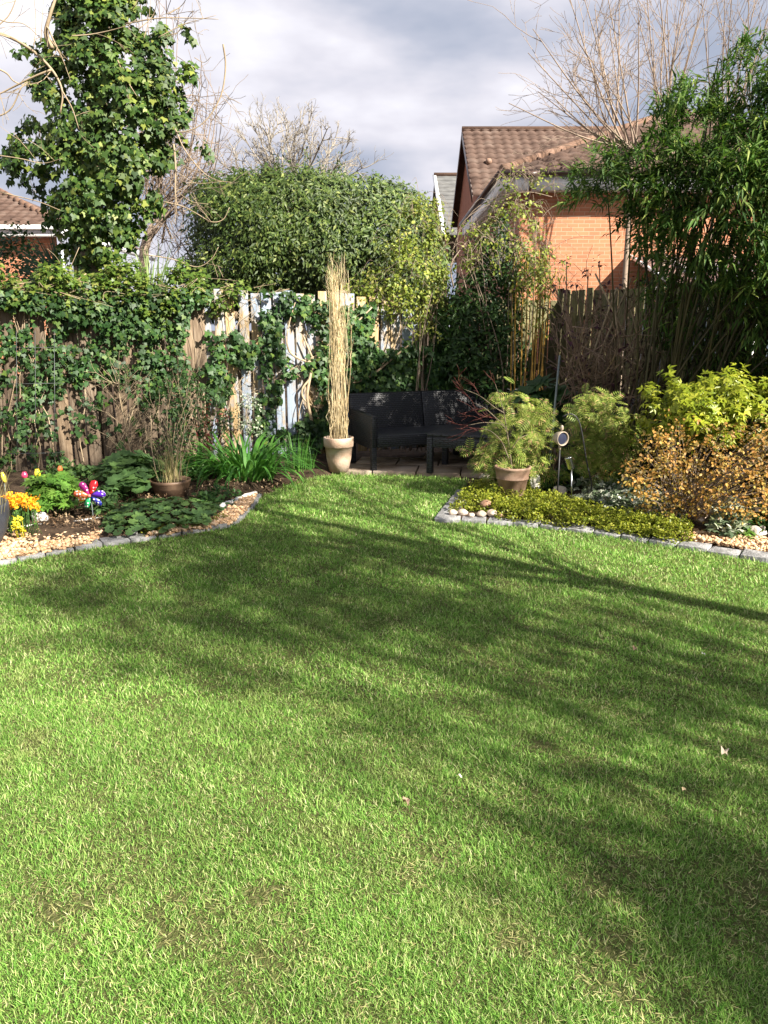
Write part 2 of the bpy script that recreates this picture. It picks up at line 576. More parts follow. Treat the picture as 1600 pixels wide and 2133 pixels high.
T_PALM3 = t_multi([(0, 0, 0, 1), (0, 0, 1.05, .85), (0, 0, -1.05, .85)], T_LANCE)
T_PALM7 = t_multi([(0, 0, a, s) for a, s in ((0, 1), (.6, .95), (-.6, .95), (1.2, .85), (-1.2, .85), (1.8, .7), (-1.8, .7))], T_LANCE)


def t_pinnate(n=7):
    V, Fq = [], []
    for i in range(n):
        y = .1 + .85 * i / n
        L = .36 * (math.sin(math.pi * (.18 + .72 * i / n)) + .1)
        z = -.25 * y * y
        for s in (-1, 1):
            b = len(V)
            V += [(0, y, z), (s * L * .5, y + L * .02, z + .02), (s * L, y + L * .3, z - .05), (s * L * .45, y + L * .22, z + .02)]
            Fq.append([b, b + 1, b + 2, b + 3] if s > 0 else [b, b + 3, b + 2, b + 1])
    b = len(V)
    V += [(-.008, 0, 0), (.008, 0, 0), (.008, .55, -.07), (-.008, .55, -.07), (.006, 1, -.25), (-.006, 1, -.25)]
    Fq += [[b, b + 1, b + 2, b + 3], [b + 3, b + 2, b + 4, b + 5]]
    return (A(*V), [Fq])


T_PINNATE = t_pinnate()


# ------------------------------------------------------------------ distributions
def rand_dir(n):
    v = rng.normal(size=(n, 3))
    return nrm(v)


def inpoly(p, poly):
    p = np.asarray(p, float)
    poly = np.asarray(poly, float)
    x, y = p[:, 0], p[:, 1]
    r = np.zeros(len(p), bool)
    j = len(poly) - 1
    for i in range(len(poly)):
        xi, yi = poly[i]
        xj, yj = poly[j]
        c = ((yi > y) != (yj > y)) & (x < (xj - xi) * (y - yi) / (yj - yi + 1e-12) + xi)
        r ^= c
        j = i
    return r


def edgedist(p, poly):
    p = np.asarray(p, float)
    poly = np.asarray(poly, float)
    d = np.full(len(p), 1e9)
    for i in range(len(poly)):
        a, b = poly[i - 1], poly[i]
        ab = b - a
        t = np.clip(((p - a) @ ab) / (ab @ ab + 1e-12), 0, 1)
        d = np.minimum(d, np.linalg.norm(p - (a + t[:, None] * ab), axis=1))
    return d


def sample(poly, n):
    poly = np.asarray(poly, float)
    lo, hi = poly.min(0), poly.max(0)
    out = []
    k = 0
    while k < n:
        q = rng.uniform(lo, hi, (n * 2 + 16, 2))
        q = q[inpoly(q, poly)]
        out.append(q)
        k += len(q)
    return np.concatenate(out)[:n]


def mass(poly, Y, th, n, skin=.5):
    """points through a rounded volume whose outline at distance Y is poly; returns points and outward directions"""
    q = sample(poly, n)
    d = edgedist(q, poly) * Y / F
    t = th * np.sqrt(np.clip(1 - (1 - np.clip(d / th, 0, 1)) ** 2, 0, 1))
    u = rng.uniform(-1, 1, n)
    fr = rng.random(n) < skin
    u[fr] = -np.abs(rng.uniform(.7, 1, fr.sum()))
    pt = P(q[:, 0], q[:, 1], Y + u * t)
    c = np.asarray(poly, float).mean(0)
    cen = P(c[0], c[1], Y)
    out = nrm(pt - cen) * .6
    out[:, 1] += u * .8
    return pt, nrm(out)


def lob3(p, k, s):
    return (np.sin(p[:, 0] * k + s) * np.sin(p[:, 1] * k * 1.1 + 2 * s) + np.sin(p[:, 2] * k * 1.2 + s * 1.7) * np.sin(p[:, 0] * k * .8 + p[:, 1] * k + s)
            + .6 * np.sin(p[:, 0] * k * 2.1 + p[:, 2] * k * 1.9 + s * 3))


def lobes(p, out, amp, gap, k=9.0, s=.7):
    """push a crown in and out in lumps and leave gaps between them"""
    f = lob3(p, k, s)
    p = p + out * (f * amp)[:, None] + rng.normal(0, amp * .5, p.shape)
    th = np.quantile(f, gap)
    keep = (f > th) | (rng.random(len(p)) < .25)
    return p[keep], out[keep]


def clump_leaves(mb, T, cen, out, rad, per, size, var=.3, droop=.3, upb=.5, outb=.6, flat=1.0):
    n = len(cen) * per
    c = np.repeat(cen, per, 0)
    o = np.repeat(out, per, 0)
    r = np.repeat(np.broadcast_to(rad, (len(cen),)), per)
    u = rand_dir(n)
    u2 = u.copy()
    u2[:, 2] *= flat
    pos = c + u2 * (r * rng.random(n) ** .45)[:, None]
    nor = nrm(u * .5 + o * outb + np.array([0, 0, upb]) + rand_dir(n) * .45)
    d = nrm(np.cross(nor, rand_dir(n)) + u * .5 + np.array([0, 0, -droop]))
    mb.leaves(T, pos, d, nor, size * rng.uniform(1 - var, 1 + var, n))


def surface_leaves(mb, T, pos, out, size, var=.3, droop=.4, upb=.3, jit=.5):
    n = len(pos)
    nor = nrm(out + np.array([0, 0, upb]) + rand_dir(n) * jit)
    d = nrm(np.cross(nor, rand_dir(n)) + np.array([0, 0, -droop]))
    mb.leaves(T, pos, d, nor, size * rng.uniform(1 - var, 1 + var, n))


def grow(mb, p, d, L, r, depth, nb=3, spread=.6, up=.1, wig=.12, ratio=.62, seg=4, rmin=.003, sides=5, start=.35):
    pts = [np.array(p, float)]
    d = nrm(np.array(d, float))
    ds = [d]
    for i in range(seg):
        d = nrm(d + rng.normal(size=3) * wig + np.array([0, 0, up]))
        pts.append(pts[-1] + d * L / seg)
        ds.append(d)
    r1 = max(rmin, r * .55)
    mb.tube(pts, np.linspace(max(r, rmin), r1, seg + 1), sides if r > .012 else 3, cap=False)
    if depth <= 0:
        return
    for k in range(nb):
        f = start + (1 - start) * (k + rng.random()) / nb
        i = min(seg, int(f * seg) + (1 if rng.random() < .5 else 0))
        nd = nrm(ds[i] + rand_dir(1)[0] * spread)
        grow(mb, pts[i], nd, L * ratio * rng.uniform(.75, 1.2), max(rmin, r * (.62 - .2 * f)), depth - 1, nb, spread, up, wig, ratio, seg, rmin, sides, start)


def poly3(px, Y, jit=0, n=4):
    """smooth 3-D polyline through pixels at distance Y (number or list)"""
    px = np.asarray(px, float)
    Ys = np.broadcast_to(np.asarray(Y, float), (len(px),)).copy()
    if jit:
        Ys = Ys + rng.normal(size=len(px)) * jit
    k = P(px[:, 0], px[:, 1], Ys)
    return smooth(k, n)


def smooth(k, n=4):
    k = np.asarray(k, float)
    if len(k) < 3:
        t = np.linspace(0, 1, n + 1)[:, None]
        return k[0] * (1 - t) + k[-1] * t
    e = np.concatenate([[2 * k[0] - k[1]], k, [2 * k[-1] - k[-2]]])
    out = []
    for i in range(len(k) - 1):
        a, b, c, d = e[i:i + 4]
        for t in np.arange(n) / n:
            out.append(.5 * ((2 * b) + (c - a) * t + (2 * a - 5 * b + 4 * c - d) * t * t + (3 * b - a - 3 * c + d) * t ** 3))
    out.append(k[-1])
    return np.array(out)


def rock(mb, c, size, seed, nlat=12, nlon=18, rough=.14):
    r = np.random.default_rng(seed)
    ph = np.linspace(0.02, math.pi - .02, nlat)
    th = np.arange(nlon) * 2 * math.pi / nlon
    PH, TH = np.meshgrid(ph, th, indexing='ij')
    d = np.stack([np.sin(PH) * np.cos(TH), np.sin(PH) * np.sin(TH), np.cos(PH)], -1)
    k = np.ones(PH.shape)
    for i in range(7):
        w = r.normal(size=3) * (1.3 + i * .5)
        k += rough / (1 + i * .35) * np.sin(d @ w * 1.7 + r.uniform(0, 6))
    v = d * k[..., None] * np.asarray(size) / 2
    v = v.reshape(-1, 3) + np.asarray(c)
    i = np.arange(nlat - 1)[:, None]
    j = np.arange(nlon)[None]
    q = np.stack([i * nlon + j, (i + 1) * nlon + j, (i + 1) * nlon + (j + 1) % nlon, i * nlon + (j + 1) % nlon], -1).reshape(-1, 4)
    mb.add(v, q, [list(range(nlon))], [list(range((nlat - 1) * nlon + nlon - 1, (nlat - 1) * nlon - 1, -1))])


# ------------------------------------------------------------------ world, sun, camera
rng = np.random.default_rng(101)
SUN_AZ = np.array([.78, -.62])
SUN_EL = R(35)
w = bpy.data.worlds.new('World')
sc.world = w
w.use_nodes = True
nd, lk = w.node_tree.nodes, w.node_tree.links
bg = nd['Background']
sky = nd.new('ShaderNodeTexSky')
sky.sky_type = 'NISHITA'
sky.sun_disc = False
sky.sun_elevation = SUN_EL
sky.sun_rotation = math.atan2(SUN_AZ[0], SUN_AZ[1])
tc = nd.new('ShaderNodeTexCoord')
mp = nd.new('ShaderNodeMapping')
mp.inputs['Scale'].default_value = (1.3, 1.3, 3.4)
mp.inputs['Location'].default_value = (3.1, .6, 1.9)
lk.new(tc.outputs['Generated'], mp.inputs['Vector'])
n1 = nd.new('ShaderNodeTexNoise')
n1.inputs['Scale'].default_value = 2.4
n1.inputs['Detail'].default_value = 5
n1.inputs['Roughness'].default_value = .48
lk.new(mp.outputs[0], n1.inputs['Vector'])
CL = 10.0 * 0.36
sepz = nd.new('ShaderNodeSeparateXYZ')
lk.new(tc.outputs['Generated'], sepz.inputs[0])
grad = nd.new('ShaderNodeMath')
grad.operation = 'MULTIPLY_ADD'
lk.new(sepz.outputs['Z'], grad.inputs[0])
grad.inputs[1].default_value = .5
lk.new(n1.outputs[0], grad.inputs[2])
sm = nd.new('ShaderNodeMath')
sm.operation = 'MULTIPLY_ADD'
lk.new(sepz.outputs['X'], sm.inputs[0])
sm.inputs[1].default_value = -.16
lk.new(grad.outputs[0], sm.inputs[2])
r1 = ramp(nd, [tuple(CL * x for x in (.40, .45, .57)), tuple(CL * x for x in (.52, .55, .66)), tuple(CL * x for x in (.76, .75, .83)), tuple(CL * x for x in (1.05, 1.04, 1.1))], [.46, .54, .64, .76])
lk.new(sm.outputs[0], r1.inputs[0])
n2 = nd.new('ShaderNodeTexNoise')
n2.inputs['Scale'].default_value = 1.1
n2.inputs['Detail'].default_value = 3
lk.new(mp.outputs[0], n2.inputs['Vector'])
r2 = ramp(nd, [(.75,) * 3, (1,) * 3], [.3, .42])
lk.new(n2.outputs[0], r2.inputs[0])
c = mix(nd, lk, sky.outputs[0], r1.outputs[0], r2.outputs[0])
rz = ramp(nd, [(1,) * 3, (.38, .4, .46)], [.46, .72])  # unseen overhead sky darkened to cut ambient light and deepen the shadows
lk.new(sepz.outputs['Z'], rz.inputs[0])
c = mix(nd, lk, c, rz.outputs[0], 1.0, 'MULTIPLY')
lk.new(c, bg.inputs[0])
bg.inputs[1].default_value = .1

sd = bpy.data.lights.new('sun', 'SUN')
sd.energy = 5.0
sd.angle = R(.55)
sd.color = (1, .93, .82)
so = bpy.data.objects.new('sun', sd)
COL.objects.link(so)
from mathutils import Vector
sdir = Vector((SUN_AZ[0] * math.cos(SUN_EL), SUN_AZ[1] * math.cos(SUN_EL), math.sin(SUN_EL))).normalized()
so.rotation_euler = sdir.to_track_quat('Z', 'Y').to_euler()
so.location = (6, -6, 12)

cam = bpy.data.cameras.new('camera')
cam.sensor_fit = 'VERTICAL'
cam.angle = 2 * math.atan(1066.5 / F)
cam.clip_end = 500
cam.clip_start = .05
co = bpy.data.objects.new('camera', cam)
COL.objects.link(co)
co.location = (0, 0, H)
co.rotation_euler = (math.pi / 2 - PITCH, 0, 0)
sc.camera = co
sc.view_settings.view_transform = 'Standard'
sc.view_settings.look = 'None'
sc.view_settings.exposure = 1.62
sc.view_settings.gamma = 1
sc.cycles.max_bounces = 6
sc.cycles.diffuse_bounces = 3
sc.cycles.glossy_bounces = 2
sc.cycles.transmission_bounces = 3
sc.cycles.use_denoising = True

# ------------------------------------------------------------------ the setting: ground, lawn, beds, patio
rng = np.random.default_rng(102)
g = MB()
g.quad((-250, -60, -.03), (250, -60, -.03), (250, 300, -.03), (-250, 300, -.03))
tag(g.build('ground', M['soil']), kind='structure')

L_OUT = [(-700, 1335), (-420, 1265), (-150, 1212), (0, 1180), (150, 1150), (300, 1128), (420, 1109), (485, 1096), (522, 1066), (547, 1034)]
R_OUT = [(952, 1026), (930, 1052), (905, 1088), (1000, 1092), (1130, 1101), (1250, 1117), (1400, 1141), (1600, 1174), (1800, 1212), (2100, 1275)]
gl = smooth(G(*np.array(L_OUT, float).T), 6)
gr = smooth(np.concatenate([G(*np.array(R_OUT[:3], float).T)]), 6)
gr2 = smooth(G(*np.array(R_OUT[2:], float).T), 6)
neck = G(*np.array([(575, 1022), (620, 1004), (680, 992), (720, 989), (820, 991), (900, 995), (965, 999), (975, 1010)], float).T)
lawn_poly = np.concatenate([[[-6, -2.5, 0]], gl, neck, gr, gr2[1:], [[6, -2.5, 0]]])[:, :2]
lm = MB()
n = len(lawn_poly)
lm.add(np.c_[lawn_poly, np.zeros(n)], [list(range(n))])
lawn_o = lm.build('lawn', M['lawn'])
tag(lawn_o, kind='structure')

# bed soil, slightly raised mounds either side
for nm, pts in (('left_bed_soil', None), ('right_bed_soil', None)):
    pass
bx, by = np.meshgrid(np.linspace(-9, 9, 91), np.linspace(2, 13, 56), indexing='ij')
bz = .012 + .02 * np.sin(bx * 3.1 + by) * np.sin(by * 2.7 - bx) + .012 * np.sin(bx * 9) * np.sin(by * 8)
inl = inpoly(np.c_[bx.ravel(), by.ravel()], lawn_poly).reshape(bx.shape)
ed = edgedist(np.c_[bx.ravel(), by.ravel()], lawn_poly).reshape(bx.shape)
bz = np.where(inl | (ed < .15), -.02, bz + .02 + .05 * np.clip((ed - .15) / 1., 0, 1))
# keep the paved corner low
pa = G(np.array([700., 1010]), np.array([985., 1003]))
pav = (np.c_[bx.ravel(), by.ravel()] - F0[:2]) @ U[:2]
pav = ((pav > -.1) & (by.ravel() > 7.6)).reshape(bx.shape)
bz = np.where(pav, np.minimum(bz, -.01), bz)
SOIL = bz.copy()


def soil_z(p):
    i = np.clip(np.round((p[:, 0] + 9) / .2).astype(int), 0, 90)
    j = np.clip(np.round((p[:, 1] - 2) / .2).astype(int), 0, 55)
    return SOIL[i, j]


bm_ = MB()
nx, ny = bx.shape
idx = np.arange(nx * ny).reshape(nx, ny)
q = np.stack([idx[:-1, :-1], idx[1:, :-1], idx[1:, 1:], idx[:-1, 1:]], -1).reshape(-1, 4)
bm_.add(np.stack([bx, by, bz], -1).reshape(-1, 3), q)
tag(bm_.build('soil', M['soil'], smooth=True), kind='structure')

# patio slabs: one sheet of separate flags
pm = MB()
pc = np.array([-.45, 7.93, 0])
e1 = nrm(np.array([1, -.13, 0]))
e2 = np.array([.13, 1, 0]) / math.hypot(.13, 1)
ax = np.array([e1, e2, [0, 0, 1]])
for i in range(8):
    for j in range(5):
        c_ = pc + e1 * (.245 + i * .46 + (.2 if j % 2 else 0) - .15) + e2 * (.24 + j * .46) + np.array([0, 0, .004 + .004 * rng.random()])
        if (c_ - F0) @ N < .25 or c_[0] > 2.35:
            continue
        pm.box(c_, (.445, .445, .05), ax)
tag(pm.build('patio', M['slab'], bevel=.006), kind='structure')

# lawn grass
BARE = [(1275, 1840, .16), (1290, 1965, .13), (1575, 1860, .2), (150, 1880, .2), (370, 1915, .18), (560, 1870, .12), (850, 1690, .05), (1060, 1965, .07), (860, 1830, .08), (1290, 2050, .1), (560, 2000, .08), (1120, 1560, .07), (1000, 1375, .08)]
bare = [(G(float(a), float(b))[:2], r_) for a, b, r_ in BARE]
GR = MB()


def lumps(p, k, s):
    return np.sin(p[:, 0] * k + s) * np.sin(p[:, 1] * k * 1.13 + 2 * s) + .6 * np.sin(p[:, 0] * k * 2.3 + p[:, 1] * k * 1.9 + s * 3)


def grass_zone(y0, y1, dens, L, wd):
    xw = min(4.2, .55 * (y1 + .4) + .75)
    a = (y1 - y0) * 2 * xw
    n_ = int(a * dens)
    p = np.c_[rng.uniform(-xw, xw, n_), rng.uniform(y0, y1, n_)]
    keep = inpoly(p, lawn_poly)
    keep &= np.abs(p[:, 0]) < .52 * (p[:, 1] + .35) + .7
    th = np.zeros(n_)
    for c_, r_ in bare:
        dd = np.linalg.norm((p - c_) * np.array([1, 1.25]), axis=1)
        th = np.maximum(th, np.clip(1.25 - dd / r_, 0, 1))
    thin = np.clip(lumps(p, 6.1, .4) - .35, 0, 1) * .4 + np.clip(lumps(p, 17.3, 2.4) - .5, 0, 1) * .5
    th = th * np.clip(.8 + .5 * lumps(p, 29, 1.1), 0, 1.2)
    keep &= rng.random(n_) > np.clip(th * .88 + thin * .8, 0, .9)
    p = p[keep]
    n_ = len(p)
    tuft = 1 + .2 * lumps(p, 9.3, 1.7) + .16 * lumps(p, 23, .3)
    L_ = L * np.clip(tuft, .45, 1.8) * rng.uniform(.4, 1.5, n_)
    az = rng.uniform(0, 6.28, n_)
    GR.straps(np.c_[p, np.full(n_, -.002)], az, L_, wd * rng.uniform(.6, 1.35, n_), rng.uniform(.2, 1.4, n_), rng.uniform(.1, .9, n_), seg=2, twist=rng.uniform(-1.2, 1.2, n_))


grass_zone(1.0, 1.9, 92000, .0175, .0019)
grass_zone(1.9, 2.9, 58000, .019, .0023)
grass_zone(2.9, 4.3, 29000, .021, .0031)
grass_zone(4.3, 6.0, 16000, .024, .0044)
grass_zone(6.0, 8.2, 10500, .027, .006)
# dead clippings lying flat in the turf
DC = MB()
n_ = 52000
p = np.c_[rng.uniform(-2.4, 2.4, n_), 1.0 + 4.2 * rng.random(n_) ** 1.5]
wear = np.clip(.25 + .5 * lumps(p, 5.2, 2.1), .05, 1)
for c_, r_ in bare:
    wear = np.maximum(wear, np.clip(1.4 - np.linalg.norm(p - c_, axis=1) / r_, 0, 1))
p = p[inpoly(p, lawn_poly) & (rng.random(n_) < wear)]
n_ = len(p)
DC.straps(np.c_[p, rng.uniform(.002, .013, n_)], rng.uniform(0, 6.28, n_), rng.uniform(.008, .03, n_), rng.uniform(.0012, .0026, n_), rng.uniform(1.35, 1.62, n_), rng.uniform(-.2, .2, n_), seg=2)
tag(DC.build('grass_clippings', M['clipping']), 'dry straw coloured clippings lying in the worn turf', 'grass', kind='stuff')
# longer fringe along the edgings
for line in (gl, np.concatenate([gr, gr2]), neck):
    seg = np.diff(line, axis=0)
    sl = np.linalg.norm(seg[:, :2], axis=1)
    cnt = int(sl.sum() * 130)
    k_ = rng.choice(len(seg), cnt, p=sl / sl.sum())
    p = line[k_] + seg[k_] * rng.random(cnt)[:, None] + np.c_[rng.normal(0, .032, (cnt, 2)), np.zeros(cnt)]
    vis = (p[:, 1] > 2.5)
    p = p[vis]
    p[:, 2] = 0
    m_ = len(p)
    GR.straps(p, rng.uniform(0, 6.28, m_), rng.uniform(.02, .05, m_), rng.uniform(.004, .007, m_), rng.uniform(.1, .9, m_), rng.uniform(.3, 1.2, m_), seg=2)
go = GR.build('grass', M['grass'])
tag(go, 'short mown lawn grass with thin dry patches', 'grass', kind='stuff')

# ------------------------------------------------------------------ edging setts
rng = np.random.default_rng(103)
ORD = ['first', 'second', 'third', 'fourth', 'fifth', 'sixth', 'seventh', 'eighth', 'ninth', 'tenth', 'eleventh', 'twelfth', 'thirteenth', 'fourteenth', 'fifteenth', 'sixteenth', 'seventeenth', 'eighteenth', 'nineteenth', 'twentieth']


def ordinal(i):
    if i < 20:
        return ORD[i]
    return 'twenty-' + ORD[i - 20]


def setts(line, length, width, side, labf, group, zt=.028):
    line = np.asarray(line)[:, :2]
    s = np.r_[0, np.cumsum(np.linalg.norm(np.diff(line, axis=0), axis=1))]
    k = int(s[-1] / length)
    for i in range(k):
        a, b = s[-1] * (i + .02) / k, s[-1] * (i + .98) / k
        pa_ = np.array([np.interp(a, s, line[:, j]) for j in (0, 1)])
        pb_ = np.array([np.interp(b, s, line[:, j]) for j in (0, 1)])
        d = pb_ - pa_
        L_ = np.linalg.norm(d)
        d = d / L_
        nn = np.array([-d[1], d[0]]) * side
        an = rng.normal(0, .025)
        d2 = np.array([d[0] * math.cos(an) - d[1] * math.sin(an), d[0] * math.sin(an) + d[1] * math.cos(an)])
        ww = width * rng.uniform(.92, 1.06)
        cc = (pa_ + pb_) / 2 + nn * (ww / 2 + rng.normal(0, .004))
        mb = MB()
        z = zt + rng.normal(0, .0025)
        n2_ = np.array([-d2[1], d2[0]])
        mb.box((*cc, z - .06), (L_ - .004, ww, .12), [[*d2, 0], [*n2_, 0], [0, 0, 1]])
        # uneven split faces
        v = mb.V[0]
        v += rng.normal(0, .004, v.shape)
        o = mb.build('edging_sett', M['sett'], origin=(*cc, 0), bevel=.004)
        tag(o, labf(i), 'edging stone', group)


setts(gl[::1][14:], .185, .15, 1, lambda i: f'grey block edging the left bed, {ordinal(i)} from the left end of its row', 'blocks edging the left bed')
setts(gr, .12, .15, 1, lambda i: f'worn grey block edging the right bed beside the lawn neck, {ordinal(i)} from the patio', 'blocks along the short side of the right bed')
setts(gr2[:44], .2, .145, 1, lambda i: f'pale grey block fronting the right bed, {ordinal(i)} from the pebble corner', 'blocks along the front of the right bed')

# ------------------------------------------------------------------ gravel and chips
rng = np.random.default_rng(104)
def chips(poly_px, n_, size, name, label):
    q_ = sample(poly_px, n_)
    p = G(q_[:, 0], q_[:, 1], .03)
    p[:, 2] = .035 + rng.uniform(-.008, .018, n_)
    tv = A((-.5, -.32, -.2), (.5, -.36, -.15), (.42, .34, -.2), (-.46, .3, -.2), (-.3, -.2, .22), (.3, -.22, .25), (.26, .22, .2), (-.28, .2, .25))
    T = (tv, [[[0, 3, 2, 1], [4, 5, 6, 7], [0, 1, 5, 4], [1, 2, 6, 5], [2, 3, 7, 6], [3, 0, 4, 7]]])
    mb = MB()
    mb.leaves(T, p, rand_dir(n_) * np.array([1, 1, .4]), nrm(rand_dir(n_) * .5 + np.array([0, 0, 1])), size * rng.uniform(.5, 1.5, n_))
    o = mb.build(name, M['gravel'])
    tag(o, label, 'gravel', kind='stuff')


chips([(-330, 1235), (-120, 1110), (40, 1108), (120, 1098), (240, 1092), (215, 1112), (190, 1132), (100, 1148), (0, 1168), (-180, 1208)], 5200, .026, 'gravel', 'pale orange gravel between the grey planter and the left edging')
chips([(455, 1075), (510, 1035), (535, 1032), (512, 1066), (480, 1090), (430, 1100), (350, 1112), (300, 1118), (390, 1098)], 1500, .026, 'gravel', 'gravel chips in the narrow end of the left bed')
chips([(1430, 1105), (1500, 1115), (1600, 1125), (1800, 1160), (1800, 1195), (1600, 1152), (1500, 1136), (1420, 1124)], 2200, .024, 'gravel', 'pale orange gravel behind the edging at the right')

# ------------------------------------------------------------------ back fence
rng = np.random.default_rng(105)
def fence(name, base, d, n_, t0, t1, pitch, bw, h, sections, label, zb=.06, posts=()):
    o = empty(name, base + d * t0)
    axm = np.array([d, n_, [0, 0, 1]])
    for (s0, s1, nm, mat, pt, wd, hh, vary) in sections:
        mb = MB()
        t = s0
        while t < s1 - wd * .5:
            w_ = wd * rng.uniform(.93, 1.05)
            hz = hh + rng.normal(0, vary)
            c_ = base + d * (t + w_ / 2) + n_ * rng.normal(0, .004)
            mb.box((c_[0], c_[1], zb + hz / 2), (w_, .019, hz), axm)
            v = mb.V[-1]
            v[4:] += d * rng.normal(0, .008)
            t += pt
        mb.build(nm, mat, o, bevel=.003)
    rl = MB()
    for z in (.35, 1.0, 1.62):
        rl.box(base + d * (t0 + t1) / 2 - n_ * .045 + np.array([0, 0, z]), (t1 - t0, .05, .08), axm)
    rl.build('rail', M['board_brown'], o)
    for t in posts:
        mb = MB()
        mb.box(base + d * t - n_ * .115 + np.array([0, 0, .95]), (.09, .085, 1.9), axm)
        mb.build('post', M['board_brown'], o)
    tag(o, label, 'fence')
    return o


fence('back_fence', F0, U, N, -6.0, 2.9, .15, .13, 1.75, [
    (-6.0, -1.5, 'brown_boards', M['board_brown'], .142, .12, 1.68, .015),
    (-1.5, .1, 'painted_boards', M['board_white'], .128, .104, 1.80, .012),
    (.1, 1.0, 'painted_boards', M['board_white'], .14, .118, 1.78, .012),
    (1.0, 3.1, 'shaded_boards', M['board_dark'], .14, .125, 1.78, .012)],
    'weathered back fence of upright boards, brown at left and flaking pale blue at right', posts=(-4.2, -1.5, .1, 2.0))
SN = -U  # side fence faces the garden towards -U
fence('side_fence', CORNER + U * .06, N, SN, -.12, 6.2, .15, .12, 1.8, [
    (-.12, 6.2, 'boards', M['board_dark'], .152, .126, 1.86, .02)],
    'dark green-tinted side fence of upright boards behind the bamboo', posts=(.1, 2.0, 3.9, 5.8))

# ------------------------------------------------------------------ rattan corner sofa and table
rng = np.random.default_rng(106)
SO = np.array([-.4, 8.62, .03])
AXS = np.array([U, N, [0, 0, 1]])


def sp_(u, v, z):
    return SO + U * u + N * v + np.array([0, 0, z])


sofa = empty('corner_sofa', sp_(1.2, .4, 0))
tag(sofa, 'black woven rattan corner sofa in the fence corner behind the low table', 'sofa')


def sbox(mb, u0, u1, v0, v1, z0, z1):
    mb.box(sp_((u0 + u1) / 2, (v0 + v1) / 2, (z0 + z1) / 2), (u1 - u0, v1 - v0, z1 - z0), AXS)


def slant(mb, u0, u1, z0, z1, vb, vt, th, along='u'):
    """a back panel leaning backwards"""
    pts = []
    for (a, z, v) in ((u0, z0, vb), (u1, z0, vb), (u1, z0, vb - th), (u0, z0, vb - th), (u0, z1, vt), (u1, z1, vt), (u1, z1, vt - th), (u0, z1, vt - th)):
        pts.append(sp_(a, v, z) if along == 'u' else sp_(2.5 - v, a, z))
    mb.add(pts, [[0, 3, 2, 1], [4, 5, 6, 7], [0, 1, 5, 4], [1, 2, 6, 5], [2, 3, 7, 6], [3, 0, 4, 7]])


for (a, b) in ((.0, .87), (.878, 1.74), (1.748, 2.44)):
    mb = MB()
    slant(mb, a, b, .26, .75, .17, .05, .06)
    mb.build('backrest', M['wicker'], sofa, bevel=.012)
for (a, b) in ((.10, .95), (.958, 2.0)):
    mb = MB()
    slant(mb, a, b, .26, .75, .17, .05, .06, 'v')
    mb.build('backrest', M['wicker'], sofa, bevel=.012)
mb = MB()
sbox(mb, .065, 1.77, .11, .72, .235, .36)
mb.build('seat', M['wicker'], sofa, bevel=.012)
mb = MB()
sbox(mb, 1.778, 2.42, .11, 2.0, .235, .36)
mb.build('seat', M['wicker'], sofa, bevel=.012)
mb = MB()
mb.add([sp_(u, v, z) for u in (0, .06) for (v, z) in ((.0, .22), (.72, .22), (.74, .565), (.0, .595))],
       [[0, 1, 2, 3], [7, 6, 5, 4], [0, 4, 5, 1], [1, 5, 6, 2], [2, 6, 7, 3], [3, 7, 4, 0]])
mb.build('armrest', M['wicker'], sofa, bevel=.01)
mb = MB()
sbox(mb, 1.78, 2.45, 2.003, 2.06, .22, .57)
mb.build('armrest', M['wicker'], sofa, bevel=.01)
for (u, v) in ((.03, .70), (.03, .06), (1.81, 1.97), (2.38, 1.97), (1.3, .12), (2.38, .1)):
    mb = MB()
    sbox(mb, u - .028, u + .028, v - .028, v + .028, -.02, .232)
    mb.build('leg', M['wicker'], sofa, bevel=.004)

ta = nrm(np.array([.93, -.36, 0]))
tb = nrm(np.array([.36, .93, 0]))
t0 = np.array([.475, 7.82, 0])
table = empty('garden_table', t0 + ta * .42 + tb * .3)
tag(table, 'low black rattan table standing on the patio before the corner sofa', 'table')
AXT = np.array([ta, tb, [0, 0, 1]])
mb = MB()
mb.box(t0 + ta * .40 + tb * .27 + np.array([0, 0, .428]), (.86, .6, .035), AXT)
mb.build('table_top', M['wicker'], table, bevel=.008)
mb = MB()
for (a, b, sa, sb) in ((.4, -.005, .74, .04), (.4, .545, .74, .04), (-.005, .27, .04, .5), (.805, .27, .04, .5)):
    mb.box(t0 + ta * a + tb * b + np.array([0, 0, .355]), (sa, sb, .108), AXT)
mb.build('apron', M['wicker'], table, bevel=.005)
for (a, b) in ((0, 0), (.8, 0), (0, .54), (.8, .54)):
    mb = MB()
    mb.box(t0 + ta * a + tb * b + np.array([0, 0, .219]), (.062, .062, .378), AXT)
    mb.build('leg', M['wicker'], table, bevel=.006)

# ------------------------------------------------------------------ pots
rng = np.random.default_rng(107)
def pot_profile(rt, rb, h, rim, band=True):
    return [(0.0, 0.0), (rb, 0), (rb + (rt - rb) * .5, (h - rim) * .5), (rt * .93, h - rim), (rt * .935, h - rim), (rt, h - rim + .006), (rt + .003, h - .008), (rt, h), (rt - .02, h), (rt - .024, h - .03), (rt - .03, h - .05), (0, h - .05)]


